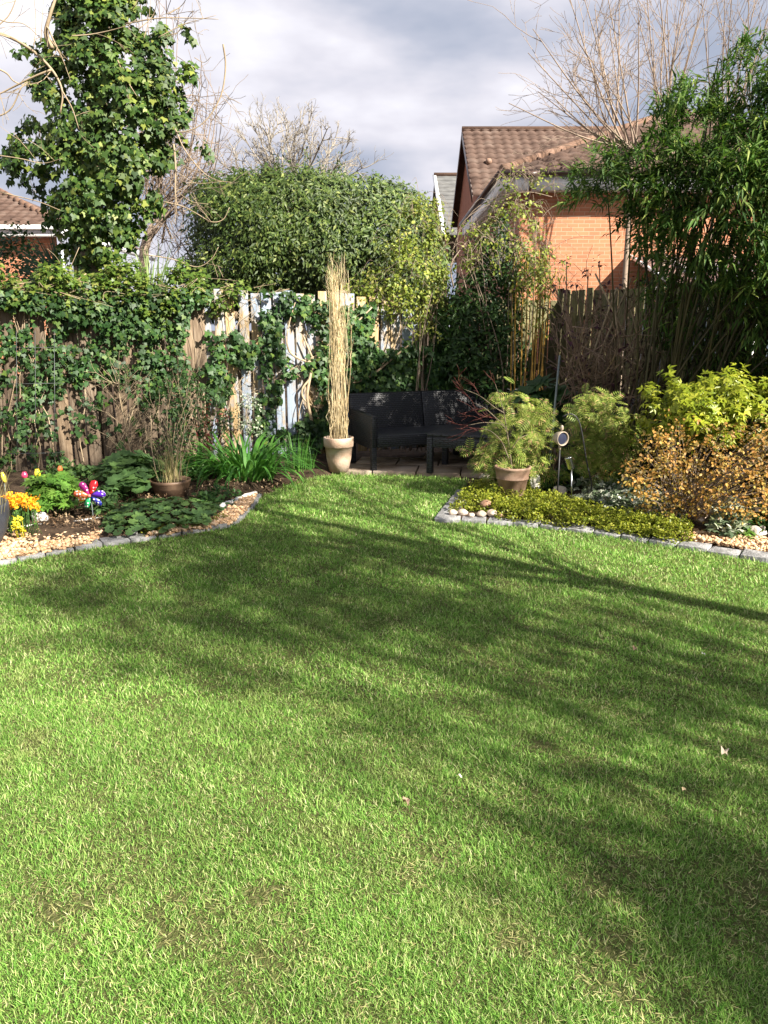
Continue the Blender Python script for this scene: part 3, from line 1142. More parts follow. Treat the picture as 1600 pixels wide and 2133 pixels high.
# terracotta pot of dry grass
pc_ = np.array([P(706, 945, 8.0)[0], 7.98, .02])
tp = empty('terracotta_pot', pc_)
tag(tp, 'tall weathered terracotta pot beside the arm of the rattan sofa', 'flower pot')
mb = MB()
mb.lathe(pc_, pot_profile(.155, .1, .36, .1))
mb.build('pot_body', M['terracotta'], tp, smooth=True)
mb = MB()
mb.lathe(pc_, [(0, .322), (.125, .32)])
mb.build('potting_soil', M['soil'], tp)
dg = empty('dry_grass', pc_ + np.array([0, 0, .32]))
tag(dg, 'tall dead straw grass standing in the terracotta pot by the sofa', 'grass plant')
mb = MB()
mb2 = MB()
for i in range(58):
    a, r_ = rng.uniform(0, 6.28), .1 * math.sqrt(rng.random())
    p0 = pc_ + np.array([r_ * math.cos(a), r_ * math.sin(a), .3])
    hh = rng.choice([1.86 - .8 * rng.random(), rng.uniform(.35, 1.3)], p=[.62, .38])
    lean = np.array([math.cos(a), math.sin(a), 0]) * r_ * rng.uniform(-.5, .45) + np.array([rng.normal(0, .02), rng.normal(0, .02), 0])
    pts = [p0 + np.array([0, 0, hh * t]) + lean * t * hh * .8 + rng.normal(0, .014, 3) for t in np.linspace(0, 1, 7)]
    mb.tube(pts, np.linspace(.0036, .0013, 7), 4)
    if hh > 1.0:
        tip = pts[-1]
        nb = 12
        b_ = np.repeat(tip[None], nb, 0) - np.c_[np.zeros((nb, 2)), rng.uniform(0, .38, nb)]
        mb2.straps(b_, rng.uniform(0, 6.28, nb), rng.uniform(.08, .22, nb), np.full(nb, .0032), rng.uniform(.05, .5, nb), rng.uniform(.1, 1.4, nb), seg=4)
    nb = int(rng.integers(0, 3))
    zz = rng.uniform(.35, .95, nb)
    b_ = p0 + np.outer(zz * hh, [0, 0, 1]) + lean * (zz * hh)[:, None] * .8
    mb2.straps(b_, rng.uniform(0, 6.28, nb), rng.uniform(.15, .45, nb), np.full(nb, .006), rng.uniform(.05, .5, nb), rng.uniform(.2, 2.8, nb), seg=6)
mb.build('stalks', M['straw'], dg)
mb2.build('plumes', M['straw'], dg)

# brown pot with the bare acer, on the golden mat
bc = G(1065., 1050.)
bc[2] = .05
bp_ = empty('brown_pot', bc)
tag(bp_, 'brown ribbed clay pot standing in the golden creeper at the right bed corner', 'flower pot')
mb = MB()
mb.lathe(bc, [(0, 0), (.098, 0), (.104, .01), (.132, .175), (.139, .178), (.141, .187), (.137, .193), (.152, .262), (.158, .268), (.158, .283), (.15, .287), (.14, .283), (.135, .25), (0, .245)], 40)
mb.build('pot_body', M['pot_brown'], bp_, smooth=True)
mb = MB()
mb.lathe(bc, [(0, .252), (.136, .25)])
mb.build('potting_soil', M['soil'], bp_)
ac = empty('acer', bc + np.array([0, 0, .25]))
tag(ac, 'bare young maple with fine red twigs leaning left from the brown clay pot', 'shrub')
mb, mr = MB(), MB()
Yb = bc[1]
for pl, r0 in (([(1068, 990), (1062, 940), (1055, 890), (1048, 850)], .0075), ([(1060, 955), (1045, 920), (1025, 900), (1008, 893)], .005), ([(1058, 905), (1046, 885), (1010, 880), (975, 886)], .004),
               ([(1055, 890), (1035, 872), (1010, 850), (985, 838)], .004), ([(1050, 860), (1030, 848), (1000, 825), (965, 810)], .004), ([(1064, 940), (1080, 915), (1100, 905)], .004), ([(1048, 852), (1040, 825), (1032, 800)], .003)):
    mb.tube(poly3(pl, Yb, .02), np.linspace(r0, r0 * .5, len(poly3(pl, Yb))), 5)
mb.build('stem', M['bark'], ac)
for pl in ([(1008, 893), (985, 893), (955, 905), (930, 912)], [(1008, 893), (980, 900), (950, 915)], [(975, 886), (955, 884), (935, 876)], [(985, 838), (965, 815), (948, 805)], [(1010, 850), (985, 855), (968, 860)],
           [(1025, 870), (1000, 865), (978, 845), (952, 832)], [(965, 810), (955, 790), (962, 775)], [(1000, 825), (985, 800), (965, 785)], [(1035, 872), (1012, 868), (990, 876)], [(1045, 920), (1025, 922), (1000, 935)],
           [(975, 886), (960, 893), (945, 890)], [(1032, 800), (1022, 785)], [(1010, 880), (990, 868), (968, 866)]):
    k = poly3(pl, Yb, .04)
    mr.tube(k, np.linspace(.0026, .0011, len(k)), 3)
    for _ in range(4):
        i = rng.integers(1, len(k) - 1)
        e = nrm(k[i] - k[i - 1]) + rand_dir(1)[0] * .5
        mr.tube([k[i], k[i] + e * .05, k[i] + e * .1 + rng.normal(0, .01, 3)], [.0018, .0014, .0009], 3)
mr.build('twigs', M['twig_red'], ac)

# wide brown bowl in the left bed
wc = G(358., 1048.)
wc[2] = .05
wb = empty('brown_bowl_pot', wc)
tag(wb, 'wide low brown ribbed pot half hidden by leaves in the left bed', 'flower pot')
mb = MB()
mb.lathe(wc, [(0, 0), (.12, 0), (.15, .09), (.16, .1), (.158, .112), (.166, .118), (.164, .13), (.172, .136), (.176, .16), (.166, .164), (.155, .15), (.15, .12), (0, .118)], 40)
mb.build('pot_body', M['pot_glazed'], wb, smooth=True)
mb = MB()
mb.lathe(wc, [(0, .135), (.15, .133)])
mb.build('potting_soil', M['soil'], wb)
tg = empty('potted_shrub', wc + np.array([0, 0, .13]))
tag(tg, 'thin twiggy shrub with dry grassy blades growing in the wide brown pot', 'shrub')
mb, mb2 = MB(), MB()
for k in range(5):
    grow(mb, wc + np.array([rng.normal(0, .03), rng.normal(0, .03), .12]), (rng.normal(0, .12), rng.normal(0, .12), 1), rng.uniform(.38, .6), .006, 2, 3, .5, .12, .08, .6, rmin=.0016)
nb = 70
b_ = wc + np.c_[rng.normal(0, .05, (nb, 2)), np.full(nb, .12)]
mb2.straps(b_, rng.uniform(0, 6.28, nb), rng.uniform(.2, .5, nb), rng.uniform(.004, .007, nb), rng.uniform(.0, .3, nb), rng.uniform(.1, 1.7, nb), seg=5)
mb.build('stems', M['twig'], tg)
mb2.build('dry_blades', M['dryblade'], tg)

# grey planter on the left edge
gc = P(-44., 1110., 5.05)
gc = np.array([gc[0], 5.0, .03])
gp = empty('grey_planter', gc)
tag(gp, 'rounded dark grey planter standing on the gravel at the left edge', 'flower pot')
mb = MB()
mb.lathe(gc, [(0, 0), (.11, 0), (.16, .05), (.2, .13), (.222, .22), (.228, .3), (.226, .318), (.216, .322), (.208, .31), (.2, .27), (0, .265)], 48)
mb.build('pot_body', M['pot_grey'], gp, smooth=True)
mb = MB()
mb.lathe(gc, [(0, .285), (.205, .283)])
mb.build('potting_soil', M['soil'], gp)
gg = MB()
nb = 170
b_ = gc + np.c_[rng.normal(0, .09, (nb, 2)), np.full(nb, .27)]
gg.straps(b_, rng.uniform(0, 6.28, nb), rng.uniform(.15, .42, nb), rng.uniform(.003, .006, nb), rng.uniform(0, .5, nb), rng.uniform(.2, 1.4, nb), seg=4)
tag(gg.build('dry_grass', M['dryblade'], origin=gc + np.array([0, 0, .28])), 'tuft of dry tan grass growing in the dark grey planter', 'grass plant')

# ------------------------------------------------------------------ left bed plants
rng = np.random.default_rng(108)
def straps_plant(name, cx, cy, n_, spread, L0, L1, wd, lean, curl, mat, label, z=.05, cat='plant'):
    c_ = G(float(cx), float(cy))
    a = rng.uniform(0, 6.28, n_)
    r_ = spread * np.sqrt(rng.random(n_))
    b_ = np.c_[c_[0] + r_ * np.cos(a), c_[1] + r_ * np.sin(a) * .7, np.full(n_, z)]
    mb = MB()
    mb.straps(b_, a + rng.normal(0, .6, n_), rng.uniform(L0, L1, n_), wd * rng.uniform(.7, 1.2, n_), rng.uniform(*lean, n_), rng.uniform(*curl, n_), seg=8)
    return tag(mb.build(name, mat, origin=(c_[0], c_[1], z), smooth=True), label, cat)


straps_plant('daylily', 515, 1008, 230, .27, .42, .8, .03, (.15, .95), (1.0, 2.7), M['daylily'], 'large clump of arching green strap leaves between the low pot and the lawn')
straps_plant('daylily', 420, 1012, 46, .12, .22, .4, .02, (.1, .6), (.5, 1.8), M['daylily'], 'small clump of strap leaves just right of the wide brown pot')
straps_plant('iris', 618, 990, 70, .13, .25, .42, .011, (0, .25), (0, .8), M['daylily'], 'narrow upright green blades at the right end of the left bed near the terracotta pot')
straps_plant('iris', 648, 985, 22, .05, .12, .26, .009, (0, .3), (0, .6), M['daylily'], 'little tuft of thin green blades closest to the terracotta pot')


def groundcover(name, polypx, n_, size, mat, label, T, z0, z1, kind=None, cat='ground cover', per=14, rad=.03, upb=.9):
    q_ = sample(polypx, n_)
    p = G(q_[:, 0], q_[:, 1], .04)
    d = edgedist(q_, polypx)
    hz = np.clip(.35 + .65 * np.clip(d / 12, 0, 1) + .25 * lumps(p, 14, .2), .2, 1.3)
    p[:, 2] = .03 + z0 + (z1 - z0) * hz * rng.uniform(.4, 1, n_)
    if name == 'bark_litter':
        p[:, 2] = soil_z(p) + .012
    mb = MB()
    clump_leaves(mb, T, p, np.repeat([[0, -.2, 1.0]], n_, 0), rad, per, size, upb=upb, outb=.3, droop=-.15)
    return tag(mb.build(name, mat, origin=(p[:, 0].mean(), p[:, 1].mean(), .03)), label, cat, kind=kind)



def stemmed(name, T, poly, z0, z1, n_, size, mat, label, th=.25, Yf=None, stalk=True, upb=1.0, per=1, rad=.03, cat='plant', outb=.4, droop=.2, jit=.4):
    """leafy low plant: leaves on stalks rising from the soil inside a ground outline (pixels)"""
    q_ = sample(poly, n_)
    base = G(q_[:, 0], q_[:, 1], .04)
    d = edgedist(q_, poly)
    hz = z0 + (z1 - z0) * np.clip(d / (d.max() + 1e-6), 0, 1) ** .5 * rng.uniform(.55, 1, n_)
    cen = base.mean(0)
    out = nrm((base - cen) * np.array([1, 1, 0]) + np.array([0, -.15, .3]))
    top = base + np.c_[rng.normal(0, .02, (n_, 2)), hz]
    root = empty(name, (cen[0], cen[1], .04))
    mb = MB()
    if per > 1:
        clump_leaves(mb, T, top, out, rad, per, size, upb=upb, outb=outb, droop=droop)
    else:
        surface_leaves(mb, T, top, nrm(out * outb + np.array([0, 0, upb])), size, droop=droop, upb=.2, jit=jit)
    mb.build('foliage', mat, root)
    if stalk:
        ms = MB()
        for i in range(0, n_, max(1, n_ // 90)):
            b0 = base[i] * .7 + cen * .3
            b0[2] = .03
            ms.tube([b0, (b0 + top[i]) / 2 + np.array([0, 0, .02]), top[i]], [.003, .0025, .002], 3)
        ms.build('stems', M['groundleaf'], root)
    tag(root, label, cat)
    return root


stemmed('lobed_leaf_plant', T_LOBED, [(215, 1095), (255, 1060), (330, 1050), (420, 1050), (460, 1072), (425, 1098), (330, 1112), (240, 1118)], .03, .13, 330, .068, M['heuchera'], 'spreading plant of dull green lobed leaves in front of the wide brown pot', droop=.1)
stemmed('lobed_leaf_plant', T_LOBED, [(205, 1050), (230, 1020), (280, 1010), (325, 1015), (325, 1045), (260, 1062)], .16, .4, 230, .11, M['heuchera'], 'taller plant of broad lobed leaves between the pinwheel and the brown pot', droop=.2)
stemmed('lobed_leaf_plant', T_LOBED, [(300, 1008), (330, 1002), (380, 1005), (400, 1014), (350, 1016)], .1, .22, 40, .085, M['heuchera'], 'few lobed leaves behind the wide brown pot', droop=.2)
stemmed('choisya_bush', T_PALM7, [(50, 1085), (80, 1060), (140, 1052), (180, 1068), (150, 1090), (80, 1095)], .1, .36, 300, .072, M['choisya_green'], 'bright green bush of fingered leaves behind the white rock at left', per=1, droop=.05, outb=.5, jit=.6)
groundcover('bark_litter', [(60, 1000), (420, 985), (640, 985), (620, 1005), (540, 1028), (460, 1060), (400, 1110), (215, 1112), (60, 1100)], 900, .03, M['litter'], 'dry brown leaf litter and chips on the soil of the left bed', T_LANCE, -.015, .0, kind='stuff', per=7, rad=.035)
for poly_, n_, lab in (([(90, 1014), (120, 1000), (200, 998), (205, 1016), (130, 1026)], 80, 'low green leaves at the foot of the fence behind the pinwheel'), ([(215, 1014), (235, 998), (320, 992), (325, 1010), (260, 1016)], 70, 'low green leaves at the foot of the brown boards beside the wide pot'), ([(340, 1006), (360, 992), (420, 990), (428, 1012), (370, 1014)], 50, 'low green leaves behind the wide brown pot')):
    groundcover('leafy_ground_plant', poly_, n_, .055, M['heuchera'], lab, T_OVAL, .03, .2, per=9, rad=.06, cat='plant', kind='stuff')
groundcover('leafy_ground_plant', [(395, 1040), (470, 1022), (520, 1030), (480, 1052), (430, 1060)], 60, .04, M['groundleaf'], 'small dark leaves at the foot of the arching strap leaves', T_OVAL, .0, .08, per=6, rad=.04, cat='plant', kind='stuff')
groundcover('moss', [(300, 1112), (420, 1098), (480, 1078), (470, 1070), (400, 1088), (290, 1104)], 130, .016, M['golden_mat'], 'yellow green mossy growth along the inside of the left edging', T_OVAL, .0, .03, kind='stuff', per=12)
stemmed('leafy_clump', T_OVAL, [(180, 1075), (215, 1050), (255, 1060), (235, 1085), (195, 1090)], .08, .24, 120, .05, M['heuchera'], 'dark leafy clump behind the pinwheel stake')
stemmed('flowering_plant', T_OVAL, [(20, 1110), (30, 1085), (60, 1085), (70, 1105), (45, 1112)], .03, .13, 60, .04, M['choisya_green'], 'low light green plant beside the grey planter rim', cat='plant')
# orange flower head mass
fo = empty('orange_flowers', G(48., 1100.))
fm, fs = MB(), MB()
for i in range(46):
    q0 = np.array([rng.uniform(14, 76), 0])
    top = P(q0[0], rng.uniform(1034, 1056) - .15 * (40 - q0[0]), 5.3 + rng.normal(0, .06))
    fs.tube([np.array([top[0] + rng.normal(0, .03), top[1], .03]), (top + [top[0], top[1], .03]) / 2 + rng.normal(0, .008, 3), top], [.002, .002, .0015], 3)
    m_ = 14
    surface_leaves(fm, T_OVAL, np.repeat(top[None], m_, 0) + rng.normal(0, .013, (m_, 3)), rand_dir(m_) + np.array([0, -.4, .7]), .022, droop=-.2)
fm.build('blossom', M['flower'], fo)
fs.build('stems', M['groundleaf'], fo)
tag(fo, 'cluster of bright orange flowers beside the grey planter', 'flowers')
fy = MB()
for i in range(16):
    top = P(rng.uniform(30, 46), rng.uniform(1078, 1104), 5.2)
    surface_leaves(fy, T_OVAL, np.repeat(top[None], 6, 0) + rng.normal(0, .006, (6, 3)), rand_dir(6) + np.array([0, -.5, .6]), .02, droop=-.2)
    fy.tube([np.array([top[0], top[1] + .03, .03]), top], [.0015, .0015], 3)
tag(fy.build('yellow_flowers', M['flower_yellow'], origin=G(38., 1105.)), 'small yellow flowers low down beside the grey planter', 'flowers')

# pinwheel
pwY = 5.65
pwc = P(187., 1032., pwY)
pw = empty('pinwheel', (pwc[0] + .005, pwY, .04))
tag(pw, 'spotted rainbow butterfly pinwheel on a stake in the left bed', 'pinwheel')
for ang, L_, col in ((62, .115, (.7, .02, .03)), (118, .105, (.35, .02, .2)), (165, .1, (.75, .16, .06)), (195, .09, (.85, .32, .03)), (250, .085, (.02, .35, .12)), (312, .1, (.02, .03, .3)), (5, .115, (.1, .02, .45))):
    t = R(ang)
    d = np.array([math.cos(t), -.25 * math.sin(3 * t), math.sin(t)])
    d = nrm(d)
    s_ = np.array([-math.sin(t), 0, math.cos(t)])
    out = [(0, 0), (.3, .16), (.62, .28), (.88, .26), (1, .1), (.97, -.08), (.78, -.2), (.45, -.17), (.2, -.08)]
    v = []
    for sgn in (-1, 1):
        for (a, b) in out:
            v.append(pwc + d * a * L_ * 1.12 + s_ * b * L_ * 1.05 + np.array([0, sgn * .0025 - .03 * abs(a) * (b + .2), 0]))
    n_ = len(out)
    mb = MB()
    mb.add(v, [list(range(n_))], [list(range(2 * n_ - 1, n_ - 1, -1))], [[i, n_ + i, n_ + (i + 1) % n_, (i + 1) % n_] for i in range(n_)])
    mb.build('wing', dotmat('spotted_wing', col), pw)
mb = MB()
mb.tube([(pwc[0] + .006, pwY + .02, .0), (pwc[0] + .003, pwY + .02, .1), (pwc[0], pwY + .02, pwc[2])], [.004] * 3, 6)
mb.build('stake', M['grey_metal'], pw)
mb = MB()
rock(mb, pwc + np.array([0, -.012, 0]), (.026, .026, .026), 3, rough=0)
mb.build('hub', plain('pink_hub', (.6, .15, .12), .3), pw, smooth=True)

# glazed tulip ornaments on stakes
for (px_, py_, w_, h_, col, lab, Yt, tilt) in ((51, 990, .05, .055, (.55, .05, .12), 'pink bulb-shaped ornament on a thin stake before the ivy at left', 6.0, 0), (78, 986, .05, .07, (.75, .62, .04), 'yellow tulip-shaped ornament on a thin stake', 6.0, .0),
                                                (125, 977, .045, .055, (.8, .2, .06), 'orange tulip-shaped ornament with blue side on a stake by the fence', 6.6, .1), (8, 995, .035, .08, (.7, .55, .06), 'narrow yellow ornament beside the dry grass at the left edge', 5.5, -.25)):
    c_ = P(float(px_), float(py_), Yt)
    o = empty('tulip_ornament', (c_[0], c_[1], .04))
    axl = np.array([[math.cos(tilt), 0, -math.sin(tilt)], [0, 1, 0], [math.sin(tilt), 0, math.cos(tilt)]])
    prof = [(0, -.5), (.25, -.46), (.46, -.25), (.5, 0), (.42, .25), (.3, .42), (.34, .5), (.2, .46), (0, .4)]
    mb = MB()
    mb.lathe(c_, [(a * w_, b * h_) for a, b in prof], 14, axl)
    mb.build('bud', plain('ornament_glaze', col, .2, spec=.6), o, smooth=True)
    mb = MB()
    mb.tube([(c_[0], c_[1], .02), (c_[0], c_[1], c_[2] - h_ * .45)], [.003, .003], 5)
    mb.build('stake', M['grey_metal'], o)
    tag(o, lab, 'garden ornament', 'tulip ornaments on stakes')

# white edging stones, white rock and others at left
def strip(px0, px1, z, wd, lab):
    a, b = G(*map(float, px0)), G(*map(float, px1))
    d = b - a
    L_ = np.linalg.norm(d)
    d = d / L_
    mb = MB()
    k = 9
    pts = np.array([a + d * L_ * i / (k - 1) for i in range(k)])
    pts[:, 2] = z
    pts += np.c_[rng.normal(0, .004, (k, 2)), rng.normal(0, .003, k)]
    mb.tube(pts, wd / 2 * np.array([.7] + [1 + rng.normal(0, .06) for _ in range(k - 2)] + [.7]), 8)
    tag(mb.build('white_edging_stone', M['rock_white'], origin=(*((a + b) / 2)[:2], z), smooth=True), lab, 'edging stone', 'white stones along the gravel')


strip((-60, 1132), (20, 1118), .05, .05, 'long white edging stone partly behind the grey planter')
strip((25, 1117), (108, 1108), .05, .05, 'long white edging stone below the white rock')
strip((152, 1104), (232, 1091), .05, .045, 'long white edging stone under the pinwheel stake')
strip((458, 1066), (490, 1054), .045, .04, 'cream edging stone at the narrow right end of the left bed')
strip((492, 1053), (533, 1036), .045, .04, 'pale edging stone nearest the arching strap leaves')


def stone(px_, py_, size, mat, lab, seed, z=None, group=None, cat='stone', name='stone', rough=.14):
    c_ = G(float(px_), float(py_))
    mb = MB()
    c_[2] = .03 + size[2] * .38 if z is None else z
    rock(mb, c_, size, seed, rough=rough)
    return tag(mb.build(name, M[mat], origin=(c_[0], c_[1], c_[2] - size[2] / 2), smooth=True), lab, cat, group)


stone(85, 1104, (.13, .09, .085), 'rock_white', 'lumpy white rock sitting on the white edging stones at left', 5, .095, rough=.2)
stone(281, 1120, (.05, .045, .035), 'rock_white', 'small round white stone beside the left edging blocks', 6)
stone(436, 1100, (.06, .045, .03), 'rock', 'flat cream stone at the tip of the lobed leaves', 7)
stone(462, 1092, (.045, .04, .03), 'rock', 'little beige stone against the bend of the left edging', 8)
stone(318, 1119, (.04, .035, .025), 'pebble', 'tiny tan stone along the left edging below the lobed leaves', 9)
# right bed stones
PG = 'pebbles at the corner of the right bed'
for i, (a, b, s_, mt, lab) in enumerate(((943, 1080, .075, 'pebble', 'cream cobble at the very corner of the right edging'), (963, 1080, .085, 'pebble', 'tan cobble second from the edging corner'), (1003, 1083, .075, 'pebble', 'round grey-tan cobble below the reddish one'),
                                         (1024, 1082, .085, 'pebble', 'cream cobble rightmost of the corner pile'), (1012, 1072, .1, 'pebble_red', 'flat reddish cobble on top of the corner pile'), (982, 1084, .05, 'pebble', 'small dark pebble between the two cobble pairs'), (1042, 1084, .05, 'pebble_red', 'small brown pebble at the right end of the pile'))):
    stone(a, b, (s_, s_ * .85, s_ * .68), mt, lab, 20 + i, group=PG, cat='pebble', name='pebble', rough=.06, z=(.09 if i == 4 else None))
stone(1163, 1045, (.13, .08, .1), 'rock', 'tilted cream rock in the golden creeper right of the brown pot', 31, .1)
stone(1113, 1040, (.1, .07, .2), 'rock_white', 'upright white stone just behind the brown clay pot', 32, .13, rough=.18)
stone(1577, 1124, (.13, .09, .075), 'rock', 'rounded cream stone on the gravel at the right edge', 33, .06)
stone(1010, 1003, (.1, .08, .06), 'rock', 'pale stone between the patio and the golden creeper', 34)
# ball
c_ = G(1460., 1107.)
c_[2] = .085
mb = MB()
rock(mb, c_, (.125, .125, .125), 1, 20, 28, rough=0)
tag(mb.build('ornamental_ball', M['ball'], origin=(c_[0], c_[1], .02), smooth=True), 'brownish mirrored ball on the soil under the copper shrub', 'garden ball')
# little boots ornament
c_ = G(1270., 1070.)
bo = empty('boot_ornament', (c_[0], c_[1], .03))
for s_ in (-1, 1):
    mb = MB()
    rock(mb, c_ + np.array([s_ * .033, 0, .055]), (.062, .1, .07), 40 + s_, rough=.07)
    mb.lathe(c_ + np.array([s_ * .033, .02, .06]), [(.024, 0), (.024, .06), (.028, .075), (.02, .075), (.018, .04)], 14)
    mb.build('boot', M['pot_glazed'], bo, smooth=True)
tag(bo, 'small weathered brown pair of boots ornament in the variegated ivy', 'garden ornament')

# ------------------------------------------------------------------ right bed ground plants
rng = np.random.default_rng(109)
groundcover('golden_creeper', [(938, 1062), (958, 1040), (985, 1012), (1030, 1008), (1120, 1030), (1200, 1052), (1290, 1080), (1380, 1088), (1440, 1104), (1440, 1126), (1400, 1128), (1250, 1102), (1130, 1090), (1055, 1084), (1000, 1066)], 1350, .021, M['golden_mat'], 'low golden green creeper spreading behind the right edging around the brown pot', T_OVAL, -.01, .105, kind='stuff', per=16)
groundcover('variegated_ivy', [(1175, 1040), (1200, 1018), (1300, 1015), (1390, 1045), (1425, 1085), (1400, 1100), (1330, 1084), (1240, 1062)], 300, .045, M['varie'], 'grey green and cream variegated ivy trailing left of the copper shrub', T_IVY, .02, .13, per=9, rad=.04, cat='plant')
groundcover('variegated_ivy', [(1475, 1118), (1490, 1080), (1530, 1078), (1550, 1100), (1530, 1124)], 70, .05, M['varie'], 'pale variegated ivy clump right of the mirrored ball', T_IVY, .02, .2, per=9, rad=.04, cat='plant')
groundcover('leafy_ground_plant', [(1130, 1035), (1150, 1005), (1230, 998), (1320, 1005), (1310, 1022), (1200, 1022)], 230, .05, M['groundleaf'], 'dark green low leaves below the solar spotlight', T_OVAL, .03, .16, per=7, rad=.05, cat='plant', kind='stuff')
groundcover('leafy_ground_plant', [(1540, 1100), (1560, 1075), (1700, 1080), (1750, 1130), (1620, 1122)], 160, .05, M['groundleaf'], 'dark leaves on the ground at the far right below the copper shrub', T_OVAL, .02, .14, per=7, rad=.05, cat='plant', kind='stuff')
groundcover('wild_strawberry', [(1535, 1125), (1545, 1112), (1560, 1112), (1562, 1126)], 14, .04, M['choisya_green'], 'small bright green rosette left of the cream stone at right', T_OVAL, .0, .06, per=6, rad=.03, cat='plant')

# ------------------------------------------------------------------ shrubs by outline
rng = np.random.default_rng(110)
def shrub(name, poly, Y, th, n_c, per, rad, size, T, mat, label, stems=None, stem_mat=None, base=None, n_st=14, skin=.6, cat='shrub', upb=.5, outb=.6, droop=.3, flat=1, r_st=.008, foliage='foliage', lob=.06, gap=.15):
    pts, out = mass(poly, Y, th, n_c, skin)
    pts, out = lobes(pts, out, lob, gap)
    pts[:, 2] = np.maximum(pts[:, 2], .05)
    b = np.array(base if base is not None else (pts[:, 0].mean(), Y, .03), float)
    root = empty(name, b)
    mb = MB()
    clump_leaves(mb, T, pts, out, rad, per, size, upb=upb, outb=outb, droop=droop, flat=flat)
    mb.build(foliage, mat, root)
    if n_st:
        ms = MB()
        sel = rng.choice(len(pts), min(n_st, len(pts)), replace=False)
        for i in sel:
            p1 = pts[i]
            b0 = b + np.array([rng.normal(0, .06), rng.normal(0, .06), 0])
            k = smooth([b0, b0 * .55 + p1 * .45 + np.array([0, 0, .06]), p1], 4)
            ms.tube(k, np.linspace(r_st, r_st * .3, len(k)), 4, cap=False)
        ms.build('stems', stem_mat or M['twig_dark'], root)
    tag(root, label, cat)
    return root


shrub('golden_choisya', [(1335, 890), (1362, 825), (1410, 800), (1475, 797), (1542, 785), (1565, 800), (1610, 800), (1720, 820), (1760, 910), (1720, 985), (1600, 940), (1500, 915), (1385, 908)], 6.3, .42, 420, 12, .065, .058, T_PALM3, M['choisya_gold'], 'golden yellow evergreen bush with glossy three-part leaves above the copper shrub', upb=.7, base=(2.55, 6.35, .04), lob=.08, gap=.2)
shrub('copper_spiraea', [(1298, 985), (1335, 930), (1385, 892), (1440, 905), (1500, 888), (1560, 905), (1600, 892), (1720, 915), (1740, 1090), (1600, 1090), (1510, 1088), (1440, 1072), (1380, 1075), (1330, 1055), (1305, 1030)], 5.7, .42, 1500, 6, .045, .026, T_OVAL, M['spiraea'], 'twiggy shrub with small copper orange leaves under the golden bush', n_st=260, stem_mat=M['twig_warm'], r_st=.0035, base=(2.3, 5.8, .03), upb=.4, lob=.1, gap=.4, skin=.45)
shrub('sorbaria', [(1000, 960), (1012, 905), (1052, 880), (1035, 830), (1078, 808), (1125, 850), (1150, 920), (1165, 985), (1120, 1010), (1040, 1005)], 6.85, .22, 120, 5, .06, .125, T_PINNATE, M['sorbaria'], 'feathery yellow green shrub with pinkish tips behind the brown clay pot', n_st=24, r_st=.005, base=(1.1, 6.9, .04), upb=1.0, droop=.05)
shrub('sorbaria', [(1192, 905), (1205, 832), (1265, 832), (1312, 862), (1330, 940), (1290, 985), (1220, 968), (1190, 940)], 6.8, .25, 115, 5, .06, .125, T_PINNATE, M['sorbaria'], 'feathery shrub of divided leaves right of the solar spotlight', n_st=22, r_st=.005, base=(1.85, 6.9, .04), upb=1.0, droop=.05)
shrub('fatsia', [(1115, 838), (1135, 800), (1180, 795), (1210, 815), (1200, 850), (1150, 860)], 7.7, .15, 16, 2, .06, .22, T_PALM7, M['dark_shrub'], 'dark plant with large hand-shaped leaves under the twiggy purple shrub', n_st=6, base=(1.7, 7.8, .04), upb=1.0)
shrub('evergreen_shrub', [(915, 815), (925, 690), (915, 640), (950, 590), (980, 540), (1010, 490), (1045, 450), (1078, 480), (1085, 560), (1082, 690), (1092, 812)], 9.35, .3, 420, 16, .12, .075, T_LANCE, M['dark_shrub'], 'dense dark evergreen shrub rising behind the middle of the sofa', n_st=18, r_st=.012, base=(1.25, 9.5, .02), upb=.4)
shrub('shaded_shrub', [(335, 960), (320, 880), (330, 800), (370, 775), (430, 780), (470, 800), (475, 880), (450, 950), (400, 975)], 7.85, .18, 150, 12, .08, .045, T_LANCE, M['dark_shrub'], 'dark small-leaved shrub against the brown boards behind the wide pot', n_st=20, r_st=.005, base=(-1.9, 7.95, .04))
shrub('variegated_shrub', [(490, 900), (485, 840), (500, 820), (530, 830), (540, 880), (525, 915)], 8.3, .1, 34, 12, .05, .026, T_OVAL, M['varie'], 'small cream speckled shrub against the pale boards above the strap leaves', n_st=8, r_st=.003, base=(-1.5, 8.4, .04))
shrub('red_leaved_shrub', [(405, 900), (420, 830), (455, 820), (470, 880), (455, 960), (425, 965)], 7.7, .1, 26, 7, .05, .03, T_LANCE, M['redleaf'], 'wispy red-leaved shrub left of the arching strap leaves', n_st=22, stem_mat=M['twig_red'], r_st=.0035, base=(-1.75, 7.7, .04))

# bare twiggy shrub before the brown boards
bt = MB()
k = poly3([(275, 985), (272, 940), (262, 890), (250, 830), (247, 790)], 7.7, .02)
bt.tube(k, np.linspace(.011, .005, len(k)), 5)
for i in range(2, len(k) - 1, 1):
    for _ in range(3):
        grow(bt, k[i], nrm(rand_dir(1)[0] * np.array([1, .5, .5]) + np.array([0, 0, .5])), rng.uniform(.15, .3), .0045, 1, 3, .6, .05, .12, rmin=.0018)
tag(bt.build('bare_shrub', M['twig'], origin=(k[0][0], k[0][1], .03)), 'leafless pale-stemmed shrub against the brown fence boards', 'shrub')

